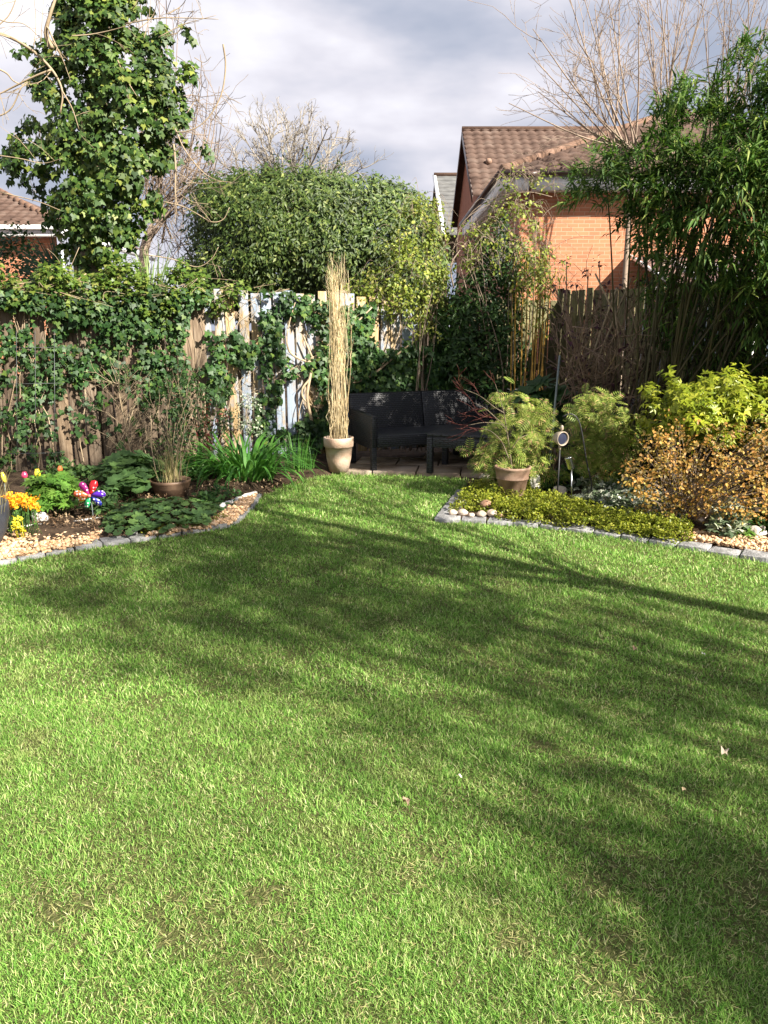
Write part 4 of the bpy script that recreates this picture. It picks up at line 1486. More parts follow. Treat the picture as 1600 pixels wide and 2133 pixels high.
# purple twiggy shrub (cut-back elder)
ms, mp_ = MB(), MB()
eb = np.array([2.12, 7.45, .03])
for (a, b) in ((1150, 590), (1175, 640), (1205, 590), (1225, 560), (1190, 690), (1150, 700), (1260, 600), (1290, 590), (1310, 620), (1330, 660), (1350, 640), (1240, 680), (1280, 680), (1215, 740), (1160, 760), (1345, 710), (1300, 720), (1265, 640), (1235, 620), (1320, 580), (1180, 545), (1130, 640), (1170, 600), (1250, 545)):
    top = P(a + rng.normal(0, 4), float(b), 7.4 + rng.normal(0, .2))
    b0 = eb + np.array([rng.normal(0, .1), rng.normal(0, .1), 0])
    midp = b0 * .5 + top * .5 + np.array([rng.normal(0, .05), rng.normal(0, .05), .1])
    k = smooth([b0, midp, top], 5)
    ms.tube(k, np.linspace(rng.uniform(.011, .018), .0045, len(k)), 5)
    for _ in range(4):
        i = rng.integers(5, len(k) - 1)
        grow(ms, k[i], nrm((k[i] - b0) * .6 + rand_dir(1)[0] * .6), rng.uniform(.1, .3), .005, 1, 2, .7, .02, .15, rmin=.002)
    for j in (len(k) - 1, 7, 5):
        c_ = np.repeat(k[j][None], 1, 0)
        clump_leaves(mp_, T_LANCE, c_, np.array([[0, -.3, 1.]]), .06, 9, .06)
er = empty('cut_back_elder', eb)
for _ in range(110):
    p0 = P(rng.uniform(1160, 1350), rng.uniform(680, 840), 7.35 + rng.normal(0, .15))
    grow(ms, p0, nrm(rand_dir(1)[0] + np.array([0, -.1, .6])), rng.uniform(.15, .4), .007, 1, 3, .8, .05, .16, rmin=.0022)
ms.build('stems', M['elder'], er)
mp_.build('foliage', M['purpleleaf'], er)
tag(er, 'leafless bushy shrub of brown stems with purple buds before the side fence', 'shrub')
# pale cut canes leaning through it
ms = MB()
for (a, b, c2, d2) in ((1330, 760, 1240, 570), (1300, 760, 1275, 610), (1330, 700, 1300, 590), (1270, 690, 1315, 580), (1250, 700, 1285, 600), (1340, 820, 1385, 705)):
    p0, p1 = P(float(a), float(b), 7.35), P(float(c2), float(d2), 7.25)
    p0 = p1 + (p0 - p1) * (p1[2] - .05) / max(.2, (p1[2] - p0[2]))if p0[2] > .1 else p0
    ms.tube([p0, (p0 + p1) / 2 + rng.normal(0, .01, 3), p1], [.012, .01, .008], 6)
tag(ms.build('old_canes', M['twig'], origin=(2.1, 7.4, .05)), 'bundle of pale cut canes leaning among the purple shrub stems', 'canes')

# slim golden bamboo canes by the corner
for (xs, lab, nm, mt) in (([(1072, 815, 1075, 600), (1085, 812, 1090, 600), (1093, 815, 1098, 610), (1064, 810, 1068, 590)], 'pair of slim golden bamboo canes right of the dark evergreen', 'golden_bamboo', 'cane'),
                          ([(1112, 812, 1122, 590), (1118, 812, 1136, 600), (1108, 812, 1112, 610), (1124, 812, 1145, 620), (1104, 812, 1120, 630), (1130, 812, 1130, 640)], 'cluster of yellow bamboo canes in front of the dark side fence', 'golden_bamboo', 'cane')):
    root = empty(nm, (P(float(xs[0][0]), 800., 9.0)[0], 9.0, .03))
    mc, ml = MB(), MB()
    for (a, b, c2, d2) in xs:
        p1 = P(float(c2), float(d2), 9.0 + rng.normal(0, .06))
        pm_ = P(float(a), float(b), 9.0)
        p0 = np.array([pm_[0] - (p1[0] - pm_[0]) * .4, pm_[1], .02])
        k = smooth([p0, pm_, p1, p1 + (p1 - pm_) * .3 + np.array([rng.normal(0, .05), 0, 0])], 6)
        mc.tube(k, np.linspace(.011, .005, len(k)), 6)
        sel = k[-9:]
        clump_leaves(ml, T_BAMBOO, sel, np.repeat([[0, -.5, .4]], len(sel), 0), .13, 7, .1, droop=.6)
    mc.build('canes', M[mt], root)
    ml.build('foliage', M['climber'], root)
    tag(root, lab, 'bamboo')

# ------------------------------------------------------------------ big bamboo at the right
rng = np.random.default_rng(111)
BP = [(1195, 405), (1232, 335), (1290, 292), (1345, 300), (1382, 280), (1385, 215), (1412, 165), (1450, 175), (1490, 200), (1522, 205), (1525, 140), (1555, 95), (1600, 82), (1760, 60), (1960, 70), (2000, 700), (1790, 720), (1600, 690), (1520, 640), (1460, 590), (1400, 540), (1345, 545), (1330, 520), (1330, 470), (1290, 430), (1250, 425)]
bb = np.array([3.0, 7.35, .03])
big = empty('bamboo_clump', bb)
tag(big, 'huge dark green leafy bamboo clump filling the right side above the golden bush', 'bamboo')
pts, out = mass(BP, 7.0, 1.05, 2100, .55)
pts, out = lobes(pts, out, .1, .2, 6.2, .3)
ml = MB()
n_c = len(pts)
per = 24
c_ = np.repeat(pts, per, 0)
n_ = len(c_)
# each clump is a drooping spray of leaves fanning from one twig end
ax_ = nrm(out * np.array([1, 1, .3]) + rng.normal(0, .45, (n_c, 3)) + np.array([0, 0, .3]))
t_ = rng.random(n_)
sd_ = np.repeat(ax_, per, 0)
pos = c_ + sd_ * (t_ * .24 - .08)[:, None] + np.array([0, 0, -.09]) * (t_ ** 2)[:, None] + rand_dir(n_) * (rng.random(n_) * .07)[:, None]
d = nrm(sd_ + rand_dir(n_) * .75 + np.array([0, 0, -.1]) - np.array([0, 0, .35]) * t_[:, None])
ml.leaves(T_BAMBOO, pos, d, nrm(rand_dir(n_) * .5 + np.array([0, -.15, 1])), .115 * rng.uniform(.55, 1.3, n_))
lowp = [(1335, 560), (1420, 580), (1480, 620), (1560, 650), (1790, 660), (1790, 860), (1480, 800), (1390, 740), (1350, 660)]
pts2, out2 = mass(lowp, 7.35, .45, 420, .3)
c2 = np.repeat(pts2, 9, 0)
n2_ = len(c2)
ml.leaves(T_BAMBOO, c2 + rand_dir(n2_) * (rng.random(n2_) * .2)[:, None], nrm(rand_dir(n2_) + np.array([0, -.2, -.6])), nrm(rand_dir(n2_) * .6 + np.array([0, -.2, 1])), .13 * rng.uniform(.6, 1.2, n2_))
ml.build('foliage', M['bamboo'], big)
mc = MB()
for i in range(170):
    t = pts[rng.integers(len(pts))]
    if t[2] < 1.6:
        continue
    b0 = np.array([rng.uniform(2.35, 4.3), rng.uniform(6.9, 7.9), .02])
    if rng.random() < .35:
        b0[0] = rng.uniform(2.2, 2.9)
    top = b0 * .25 + t * .75
    top[2] = t[2]
    k = smooth([b0, b0 * .6 + top * .4 + np.array([0, 0, .25]), top, t + (t - top) * .3], 4)
    mc.tube(k, np.linspace(rng.uniform(.009, .014), .003, len(k)), 5)
mc.build('canes', M['cane_dark'], big)

# ------------------------------------------------------------------ ivy and climbers on the back fence
rng = np.random.default_rng(112)
def fence_points(poly, n_, o0, o1):
    q_ = sample(poly, n_)
    return FP(q_[:, 0], q_[:, 1], rng.uniform(o0, o1, n_)), q_


IV = empty('fence_ivy', F0 + U * -3.0 + N * .05)
tag(IV, 'dark ivy sprawling over the brown boards of the left fence', 'ivy')
mi = MB()
pts, _ = fence_points([(-160, 640), (0, 640), (60, 645), (150, 675), (250, 690), (330, 700), (420, 640), (440, 620), (430, 600), (-160, 600)], 270, .02, .2)
clump_leaves(mi, T_IVY, pts, np.repeat(N[None], len(pts), 0), .07, 11, .05, upb=.2, outb=1.0, droop=.6)
# patchy trails lower down
trail = []
for _ in range(58):
    x, y = rng.uniform(-120, 430), rng.uniform(650, 800)
    for s_ in range(rng.integers(4, 13)):
        trail.append((x, y))
        x += rng.normal(0, 12)
        y += rng.uniform(4, 22)
trail += [tuple(v) for v in sample([(-120, 700), (130, 700), (140, 960), (60, 985), (-120, 1000)], 130)]
trail = np.array([t for t in trail if t[1] < 975 and not (130 < t[0] < 250 and t[1] > 790 and rng.random() < .8)])
pts = FP(trail[:, 0], trail[:, 1], rng.uniform(.02, .14, len(trail)))
clump_leaves(mi, T_IVY, pts, np.repeat(N[None], len(pts), 0), .06, 6, .046, upb=.2, outb=1.0, droop=.6)
# a few large pale leaves
big_l = FP(rng.uniform(150, 330, 26), rng.uniform(760, 930, 26), rng.uniform(.04, .12, 26))
surface_leaves(mi, T_IVY, big_l, np.repeat(N[None], 26, 0), .085, droop=1)
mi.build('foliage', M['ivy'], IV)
mv = MB()
for i in range(20):
    x = rng.uniform(-120, 470)
    pl = [(x, rng.uniform(930, 985))]
    while pl[-1][1] > rng.uniform(600, 700):
        pl.append((pl[-1][0] + rng.normal(0, 14), pl[-1][1] - rng.uniform(35, 70)))
    if len(pl) < 3:
        continue
    k = smooth(FP(*np.array(pl).T, rng.uniform(.03, .08)), 3)
    mv.tube(k, np.linspace(rng.uniform(.004, .007), .002, len(k)), 4, cap=False)
mv.build('stems', M['vine'], IV)

TI = empty('fence_top_ivy', F0 + U * -2.5)
tag(TI, 'bushy yellow-green ivy heaped along the top of the left fence', 'ivy')
mi = MB()
TP = [(-200, 560), (0, 560), (60, 578), (150, 562), (230, 570), (275, 543), (330, 572), (400, 570), (440, 580), (480, 598), (520, 602), (500, 630), (440, 632), (390, 640), (320, 650), (240, 640), (150, 640), (60, 632), (0, 630), (-200, 630)]
q_ = sample(TP, 520)
q_[:, 1] += 16 * np.sin(q_[:, 0] * .045) + 9 * np.sin(q_[:, 0] * .13)
pts = FP(q_[:, 0], q_[:, 1], rng.uniform(-.25, .22, 520))
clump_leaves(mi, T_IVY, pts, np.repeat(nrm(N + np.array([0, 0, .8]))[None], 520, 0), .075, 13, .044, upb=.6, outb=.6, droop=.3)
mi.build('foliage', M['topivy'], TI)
mv = MB()
for i in range(70):
    x, y = rng.uniform(-60, 560), rng.uniform(595, 625)
    k = smooth(FP(x + np.array([0, rng.normal(0, 25), rng.normal(0, 50)]), y + np.array([0, rng.normal(-10, 8), rng.normal(0, 16)]), .12 + rng.normal(0, .05)), 4)
    mv.tube(k, np.linspace(.003, .0015, len(k)), 3, cap=False)
mv.build('stems', M['vine'], TI)

PI = empty('fence_ivy', F0 + U * -.9 + N * .05)
tag(PI, 'ivy patches with thick pale twisting stems on the flaking pale boards', 'ivy')
mi = MB()
for poly, n_ in (([(430, 700), (470, 690), (540, 715), (560, 760), (500, 760), (440, 740)], 42), ([(540, 640), (580, 650), (590, 740), (620, 770), (590, 800), (560, 880), (600, 900), (590, 930), (530, 920), (540, 800), (550, 700)], 90),
                 ([(560, 610), (640, 612), (700, 640), (690, 690), (640, 660), (580, 650)], 32), ([(620, 770), (690, 700), (715, 740), (700, 800), (660, 790)], 40), ([(630, 860), (690, 850), (690, 930), (640, 940), (610, 910)], 60), ([(440, 740), (480, 790), (470, 850), (430, 830)], 40), ([(650, 650), (700, 640), (700, 860), (660, 840)], 50)):
    p, _ = fence_points(poly, n_, .02, .14)
    clump_leaves(mi, T_IVY, p, np.repeat(N[None], n_, 0), .06, 8, .055, upb=.25, outb=1, droop=.6)
mi.build('foliage', M['ivy'], PI)
mv = MB()
for pl, r_ in (([(650, 880), (640, 830), (645, 790), (655, 750), (665, 740), (700, 730)], .02), ([(655, 755), (630, 750), (605, 735), (597, 710), (600, 685)], .013), ([(655, 755), (640, 720), (632, 700)], .012), ([(655, 755), (672, 735), (690, 705), (700, 690)], .014), ([(665, 740), (650, 745), (635, 755)], .012),
               ([(645, 790), (630, 810), (632, 830), (650, 845), (670, 850)], .013), ([(680, 905), (660, 860), (645, 830)], .009), ([(600, 685), (606, 660), (615, 630)], .008), ([(700, 690), (720, 660), (760, 630)], .01), ([(440, 660), (470, 640), (480, 690), (495, 705)], .004), ([(620, 900), (625, 850), (640, 810)], .006)):
    k = smooth(FP(*np.array(pl, float).T, .1), 5)
    mv.tube(k, np.linspace(r_, r_ * .6, len(k)), 7)
for i in range(50):
    x, y = rng.uniform(430, 720), rng.uniform(610, 800)
    k = smooth(FP(x + np.r_[0, np.cumsum(rng.normal(0, 14, 4))], y + np.r_[0, np.cumsum(rng.uniform(5, 28, 4))], .05), 3)
    mv.tube(k, np.linspace(.003, .0018, len(k)), 3, cap=False)
mv.build('stems', M['vine'], PI)

RI = empty('fence_ivy', F0 + U * .9 + N * .05)
tag(RI, 'glossy ivy covering the fence above the left half of the sofa', 'ivy')
mi = MB()
for poly, n_ in (([(720, 720), (760, 700), (800, 740), (850, 720), (880, 720), (868, 812), (725, 812)], 210), ([(700, 640), (780, 640), (760, 720), (715, 730)], 70), ([(895, 720), (925, 640), (935, 812), (892, 812)], 80)):
    p, _ = fence_points(poly, n_, .02, .18)
    clump_leaves(mi, T_IVY, p, np.repeat(N[None], n_, 0), .065, 10, .058, upb=.3, outb=1, droop=.5)
mi.build('foliage', M['ivy'], RI)
mv = MB()
for pl, r_ in (([(720, 800), (760, 790), (790, 770), (820, 745), (850, 720)], .016), ([(790, 770), (830, 700), (835, 640)], .008), ([(720, 690), (745, 670), (775, 640)], .014), ([(885, 745), (900, 720), (905, 690)], .01), ([(735, 790), (730, 740), (745, 700)], .01)):
    k = smooth(FP(*np.array(pl, float).T, .16), 5)
    mv.tube(k, np.linspace(r_, r_ * .6, len(k)), 7)
mv.build('stems', M['vine'], RI)


# loose climber (honeysuckle) over the fence right of the straw grass
def climber(name, poly, Y, th, n_c, per, size, mat, label, base, wires, T=T_OVAL, rad=.08, arcs=60, tw='twig_warm'):
    pts, out = mass(poly, Y, th, n_c, .5)
    pts, out = lobes(pts, out, .08, .25)
    root = empty(name, base)
    mb = MB()
    clump_leaves(mb, T, pts, out, rad, per, size, upb=.5)
    mb.build('foliage', mat, root)
    ms = MB()
    for pl, r_ in wires:
        k = poly3(pl, Y - .1, .04)
        ms.tube(k, np.linspace(r_, r_ * .5, len(k)), 5)
    for i in range(arcs):
        p0 = pts[rng.integers(len(pts))]
        a = rand_dir(1)[0] * np.array([1, .5, .6]) * rng.uniform(.15, .5)
        k = smooth([p0, p0 + a * .5 + np.array([0, 0, .06]), p0 + a + np.array([0, 0, -.1])], 4)
        ms.tube(k, np.linspace(.003, .0014, len(k)), 3, cap=False)
    b_ = np.array(base, float)
    for i in range(10):
        p1 = pts[rng.integers(len(pts))]
        k = smooth([b_ + rng.normal(0, .08, 3) * [1, .3, 0], (b_ + p1) / 2 + rng.normal(0, .1, 3), p1], 5)
        ms.tube(k, np.linspace(.007, .003, len(k)), 4, cap=False)
    ms.build('stems', M[tw], root)
    return tag(root, label, 'climber')


climber('honeysuckle', [(790, 545), (820, 450), (870, 425), (905, 430), (940, 500), (945, 570), (920, 650), (880, 690), (840, 700), (790, 660), (720, 645), (690, 610), (745, 585)], 9.35, .35, 330, 15, .042, M['climber'], 'light yellowish climber tumbling over the fence right of the straw grass', (.35, 9.2, .04),
        [([(880, 720), (900, 660), (930, 600), (960, 570)], .007), ([(820, 720), (830, 640), (840, 590)], .006)], arcs=150)
climber('rambling_climber', [(960, 560), (985, 470), (1030, 420), (1050, 360), (1075, 345), (1085, 420), (1110, 380), (1165, 345), (1170, 360), (1120, 420), (1130, 480), (1160, 540), (1140, 600), (1090, 610), (1060, 560), (1000, 560)], 9.1, .3, 170, 11, .04, M['climber'], 'tangled pale twigs of a climber arching up before the brick house corner', (1.45, 9.3, .04),
        [([(940, 560), (950, 500), (985, 440), (1040, 410), (1100, 400), (1150, 410)], .007), ([(950, 540), (960, 470), (1010, 430), (1070, 415), (1130, 430)], .005), ([(945, 600), (940, 550), (975, 500), (990, 470)], .009), ([(1080, 600), (1070, 500), (1075, 420), (1070, 350)], .006), ([(1100, 590), (1110, 500), (1140, 440), (1200, 410)], .004), ([(1090, 600), (1120, 540), (1180, 500), (1240, 490)], .004), ([(1060, 600), (1090, 520), (1150, 460), (1230, 450)], .004), ([(960, 560), (975, 610), (1000, 640)], .006), ([(1085, 560), (1060, 480), (1010, 460)], .004)], arcs=280)

# ------------------------------------------------------------------ clipped laurel hedge tree beyond the fence
rng = np.random.default_rng(113)
HP = [(394, 500), (398, 430), (408, 395), (430, 372), (475, 362), (560, 357), (640, 359), (720, 364), (790, 374), (845, 390), (882, 414), (906, 455), (922, 520), (922, 660), (386, 660), (390, 560)]
lh = empty('laurel_tree', (P(660., 600., 11.6)[0], 11.6, 0))
tag(lh, 'big clipped dense evergreen rounded hedge behind the fence', 'hedge')
pts, out = mass(HP, 11.6, 1.2, 3600, .85)
pts, out = lobes(pts, out, .03, .08, 7)
mb = MB()
clump_leaves(mb, T_LANCE, pts, out, .12, 17, .066, upb=.3, outb=1.0, droop=.75, var=.45)
top_ = np.where(out[:, 2] > .35)[0]
for i in rng.choice(top_, 14):
    q0 = pts[i] + np.array([0, 0, .06])
    q1 = q0 + np.array([rng.normal(0, .06), rng.normal(0, .05), rng.uniform(.08, .24)])
    mb.tube([q0, q1], [.004, .002], 3)
    clump_leaves(mb, T_LANCE, np.array([q0, (q0 + q1) / 2, q1]), np.repeat([[0, -.3, 1.]], 3, 0), .04, 3, .06, droop=-.4)
mb.build('crown', M['laurel'], lh)
mb = MB()
for i in range(7):
    x = P(rng.uniform(470, 860), 600., 11.7)[0]
    mb.tube([(x, 11.7, -.02), (x + rng.normal(0, .1), 11.7, 1.2), (x + rng.normal(0, .25), 11.7 + rng.normal(0, .2), 2.6)], [.07, .055, .03], 7)
for i in range(60):
    p1 = pts[rng.integers(len(pts))]
    x = P(rng.uniform(470, 860), 600., 11.7)[0]
    mb.tube(smooth([(x, 11.7, 1.3), ((x + p1[0]) / 2, 11.7, p1[2] * .6 + .6), p1], 3), np.linspace(.025, .006, 7), 4, cap=False)
mb.build('trunk', M['bark'], lh)

# ------------------------------------------------------------------ ivy-clad tree at the left
rng = np.random.default_rng(114)
IP = [(125, -60), (290, -60), (292, 0), (300, 60), (345, 72), (372, 118), (402, 150), (368, 195), (380, 262), (342, 292), (358, 330), (318, 378), (330, 432), (292, 462), (272, 505), (216, 548), (196, 580), (160, 570), (150, 545), (130, 492), (95, 450), (82, 402), (40, 385), (18, 332), (35, 272), (72, 240), (58, 182), (76, 132), (112, 98), (122, 40)]
tb_ = np.array([P(185., 600., 8.9)[0], 8.9, 0])
it = empty('ivy_clad_tree', tb_)
tag(it, 'tall tree smothered in glossy ivy rising behind the left fence', 'tree')
pts, out = mass(IP, 8.9, .62, 860, .6)
pts, out = lobes(pts, out, .055, .2, 7)
mb = MB()
clump_leaves(mb, T_IVY, pts, out, .08, 18, .055, var=.5, upb=.25, outb=.9, droop=.7)
# sprays hanging off the silhouette
for (a, b, c2, d2) in ((380, 55, 400, 80), (90, 90, 70, 130), (20, 370, 50, 320), (340, 150, 400, 155), (345, 230, 385, 300), (30, 110, 60, 100), (395, 140, 405, 170), (45, 300, 20, 345), (325, 410, 300, 445), (370, 190, 385, 230), (390, 230, 380, 260), (420, 300, 440, 330)):
    t = np.linspace(0, 1, 5)
    p = P(a + (c2 - a) * t, b + (d2 - b) * t, 8.8 + rng.normal(0, .1, 5))
    clump_leaves(mb, T_IVY, p, np.repeat([[0, -.7, .3]], 5, 0), .06, 6, .06, droop=.8)
mb.build('crown', M['ivy_tree'], it)
mb = MB()
k = smooth([tb_ + np.array([0, 0, -.02]), P(183., 560., 8.9), P(190., 400., 8.9), P(205., 200., 8.9), P(215., -60., 8.9)], 5)
mb.tube(k, np.linspace(.17, .09, len(k)), 9)
mb.build('trunk', M['bark'], it)
BR = [([(-60, 60), (0, 70), (60, 100), (108, 145), (130, 190), (126, 235)], .018), ([(130, 190), (150, 225), (165, 270)], .008), ([(108, 145), (70, 160), (10, 190), (-40, 215)], .012), ([(-40, 130), (10, 150), (30, 170), (60, 180)], .01), ([(108, 100), (96, 70), (105, 30), (122, -20)], .026), ([(150, 75), (200, 70), (260, 55), (285, 40)], .006), ([(260, 50), (330, 38), (400, 38), (455, 40)], .007), ([(330, 78), (380, 52), (420, 40), (450, 32)], .005),
      ([(465, 92), (470, 140), (460, 200), (430, 250), (395, 272), (365, 275)], .009), ([(365, 268), (385, 312), (420, 356), (450, 375), (482, 380)], .007), ([(340, 420), (380, 430), (410, 445), (440, 462), (465, 457), (478, 432)], .007), ([(362, 300), (366, 350), (365, 400), (370, 430)], .011), ([(370, 400), (400, 420), (435, 425)], .004), ([(300, 530), (360, 540), (410, 556), (440, 540), (455, 515)], .006), ([(180, 570), (150, 590), (130, 600), (165, 515)], .006), ([(195, 290), (205, 320), (225, 345), (255, 348)], .007), ([(245, 125), (260, 160), (285, 200)], .008),
      ([(-30, 320), (40, 330), (90, 340), (130, 330)], .006), ([(-30, 390), (20, 405), (80, 420), (130, 440)], .007), ([(-40, 100), (-10, 60), (20, 30), (40, -20)], .009), ([(-30, 250), (20, 230), (50, 175), (80, 175)], .009), ([(-40, 20), (10, 45), (50, 50), (85, 80)], .007), ([(70, 100), (75, 50), (72, 0), (75, -30)], .004), ([(85, 90), (88, 40), (92, -20)], .004), ([(350, 30), (380, 10), (395, -20)], .005), ([(290, 60), (320, 30), (330, -20)], .005), ([(300, 80), (310, 40), (315, -20)], .004), ([(405, 120), (425, 130), (440, 118)], .004), ([(390, 235), (405, 210), (410, 190)], .004), ([(275, 20), (285, 5), (290, -20)], .006)]
for pl, r_ in BR:
    mb = MB()
    k = poly3(pl, 8.2 + rng.normal(0, .12), .03, 5)
    mb.tube(k, np.linspace(r_, r_ * .45, len(k)), 5)
    for _ in range(2 if len(pl) > 3 else 1):
        i = rng.integers(2, len(k) - 1)
        grow(mb, k[i], nrm(k[i] - k[i - 1] + rand_dir(1)[0] * .6), rng.uniform(.15, .4), r_ * .4, 1, 2, .6, -.02, .12, rmin=.0022)
    mb.build('bare_branch', M['twig'], it)

# bare whippy tree behind it
wt = empty('bare_tree', (P(320., 560., 12.)[0], 12., 0))
tag(wt, 'leafless pale whippy tree between the ivy-clad tree and the clipped hedge', 'tree')
mb = MB()
t0_ = P(322., 470., 12.)
mb.tube(smooth([(t0_[0] - .05, 12., -.02), P(300., 560., 12.), t0_], 4), np.linspace(.09, .06, 9), 7)
mb.build('trunk', M['twig_warm'], wt)
mb = MB()
for (a, b) in ((232, 60), (260, -30), (290, -30), (310, -30), (335, -20), (285, 40), (360, 60), (400, 160), (420, 130), (428, 170), (445, 200), (460, 180), (410, 210), (380, 240), (350, 180), (470, 240), (435, 250), (395, 300), (300, 120), (330, 100), (250, 90), (370, 20), (345, -30), (455, 300)):
    p1 = P(a + rng.normal(0, 4), float(b), 12 + rng.normal(0, .5))
    p0 = t0_ + rng.normal(0, .12, 3)
    mid_ = p0 * .55 + p1 * .45
    mid_[0] = p0[0] * .25 + p1[0] * .75
    k = smooth([p0, mid_, p1], 5)
    mb.tube(k, np.linspace(.016, .004, len(k)), 4, cap=False)
    for _ in range(9):
        i = rng.integers(2, len(k) - 1)
        grow(mb, k[i], nrm(k[i] - k[i - 1] + rand_dir(1)[0] * .8), rng.uniform(.25, .7), .006, 1, 3, .8, .06, .16, rmin=.003)
for _ in range(46):
    p0 = P(rng.uniform(290, 390), rng.uniform(300, 560), 12 + rng.normal(0, .4))
    grow(mb, p0, nrm(rand_dir(1)[0] + np.array([.2, 0, .4])), rng.uniform(.3, .8), .007, 2, 3, .9, .03, .2, rmin=.003)
mb.build('crown', M['twig_warm'], wt)

# round bare tree far off
ft = empty('bare_tree', (P(600., 500., 36.)[0], 36., 0))
tag(ft, 'round bare tree far away above the clipped hedge', 'tree')
fb = np.array([P(605., 500., 36.)[0], 36., 0])
mb = MB()
mb.tube([fb, fb + np.array([0, 0, 4.0]), fb + np.array([.1, 0, 7.0])], [.32, .27, .2], 8)
mb.build('trunk', M['bark'], ft)
mb = MB()
fork = fb + np.array([0, 0, 6.2])
for (a, b) in ((462, 345), (478, 300), (500, 268), (520, 248), (548, 236), (575, 226), (600, 222), (628, 228), (655, 236), (680, 250), (705, 268), (728, 296), (750, 335), (765, 360), (530, 300), (590, 270), (650, 290), (560, 300), (620, 300), (690, 310), (500, 330), (720, 335)):
    p1 = P(605 + (a - 605) * .9 + rng.normal(0, 5), 345 + (b - 345) * .72 + rng.normal(0, 5), 36 + rng.normal(0, 1.2))
    p0 = fork + rng.normal(0, .15, 3)
    md = p0 * .5 + p1 * .5 + np.array([rng.normal(0, .25), 0, -.3])
    k = smooth([p0, p0 * .8 + md * .2 + rng.normal(0, .12, 3), md, md * .5 + p1 * .5 + rng.normal(0, .14, 3), p1], 3)
    mb.tube(k, np.linspace(.085, .016, len(k)), 5, cap=False)
    for i in range(4, len(k)):
        for _ in range(2):
            grow(mb, k[i], nrm(nrm(k[i] - k[i - 1]) + rand_dir(1)[0] * .75), rng.uniform(.35, .8), .024, 2, 3, .75, .02, .16, .6, 4, .0075, 4)
mb.build('crown', M['twig_far'], ft)

# bare trees behind the house side
for (xb, Yb_, hgt, label, pxs) in ((1318, 13.5, 1, 'leafless many-stemmed tree spreading in front of the tiled roof', [(1185, -10), (1060, 215), (1100, 110), (1120, 190), (1110, 60), (1200, 80), (1240, 20), (1270, 60), (1230, 130), (1290, -20), (1180, 150), (1330, 20), (1210, -30), (1150, 200), (1260, -40), (1310, 90)]),
                                   (1390, 15.0, 1, 'leafless upright tree rising behind the top of the bamboo', [(1370, -60), (1400, -80), (1440, -60), (1345, -40), (1330, 40), (1420, 0), (1390, 20), (1460, 20), (1480, -40), (1360, 60)]),
                                   (1500, 16.5, 1, 'rightmost leafless tree with fine twigs above the bamboo', [(1480, -60), (1530, -80), (1560, -40), (1590, -60), (1620, 0), (1510, 0), (1555, 40), (1640, -80), (1600, 60), (1460, -20)])):
    bb_ = np.array([P(float(xb), 400., Yb_)[0], Yb_, 0])
    root = empty('bare_tree', bb_)
    tag(root, label, 'tree', 'leafless trees behind the bamboo')
    fork = P(float(xb), 330., Yb_)
    mb = MB()
    mb.tube(smooth([bb_, (bb_ + fork) / 2 + rng.normal(0, .05, 3), fork], 4), np.linspace(.05, .036, 9), 7)
    mb.build('trunk', M['twig_warm'], root)
    mb = MB()
    for (a, b) in pxs:
        p1 = P(float(a), float(b), Yb_ + rng.normal(0, .6))
        p0 = fork + rng.normal(0, .1, 3)
        md = p0 * .5 + p1 * .5 + np.array([rng.normal(0, .1), 0, -.12])
        k = smooth([p0, md, p1], 6)
        mb.tube(k, np.linspace(.02, .006, len(k)), 4, cap=False)
        for i in range(3, len(k) - 1):
            if rng.random() < .62:
                grow(mb, k[i], nrm((k[i] - k[i - 1]) * 6 + rand_dir(1)[0] * .9), rng.uniform(.4, 1.0), .007, 2, 2, .75, .05, .15, rmin=.0032)
    mb.build('crown', M['twig_warm'], root)

# ------------------------------------------------------------------ plants beyond the left fence
rng = np.random.default_rng(115)
shrub('round_shrub', [(-120, 480), (0, 468), (60, 478), (100, 510), (125, 560), (150, 640), (240, 690), (240, 800), (-160, 800)], 10.5, .7, 560, 13, .12, .055, T_OVAL, M['dark_shrub'], 'rounded dark green shrub before the left house', n_st=8, base=(-5.1, 10.5, 0))
pr = empty('fan_palm', (-3.9, 9.3, 0))
mb = MB()
for (px_, py_, tx, ty) in ((128, 588, 70, 570), (135, 600, 40, 590)):
    hub = P(float(px_), float(py_), 9.3)
    m_ = 26
    an = np.linspace(R(95), R(200), m_)
    dd = np.c_[np.cos(an), rng.normal(0, .08, m_), np.sin(an)]
    T_BL = (A((-.008, 0, 0), (.008, 0, 0), (.016, .5, 0), (-.016, .5, 0), (0, 1, -.04)), [[[0, 1, 2, 3]], [[3, 2, 4]]])
    mb.leaves(T_BL, np.repeat(hub[None], m_, 0), dd, np.repeat([[0, -1., .3]], m_, 0), rng.uniform(.5, .66, m_))
mb.build('fronds', M['palm'], pr)
mb = MB()
mb.tube([(-3.9, 9.3, 0), (-3.85, 9.3, .9), P(132., 594., 9.3)], [.05, .045, .012], 7)
mb.build('trunk', M['bark'], pr)
tag(pr, 'dark fan palm fronds showing over the left fence beside the ivy trunk', 'palm')
hub = P(315., 620., 10.2)
mb = MB()
m_ = 46
an = rng.uniform(R(15), R(165), m_)
b_ = np.repeat(hub[None], m_, 0) + rng.normal(0, .05, (m_, 3)) - np.array([0, 0, .25])
mb.straps(b_, np.where(np.cos(an) > 0, 0, math.pi) + rng.normal(0, .5, m_), rng.uniform(.7, 1.05, m_), rng.uniform(.03, .05, m_), np.abs(R(90) - an) * .75, rng.uniform(0, .3, m_), seg=5, twist=rng.normal(0, .5, m_))
mb.tube([(hub[0], hub[1], 0), hub - np.array([0, 0, .2])], [.06, .05], 7)
tag(mb.build('spiky_plant', M['phormium'], origin=(hub[0], hub[1], 0)), 'pale spiky sword-leaved plant poking above the fence right of the ivy trunk', 'plant')

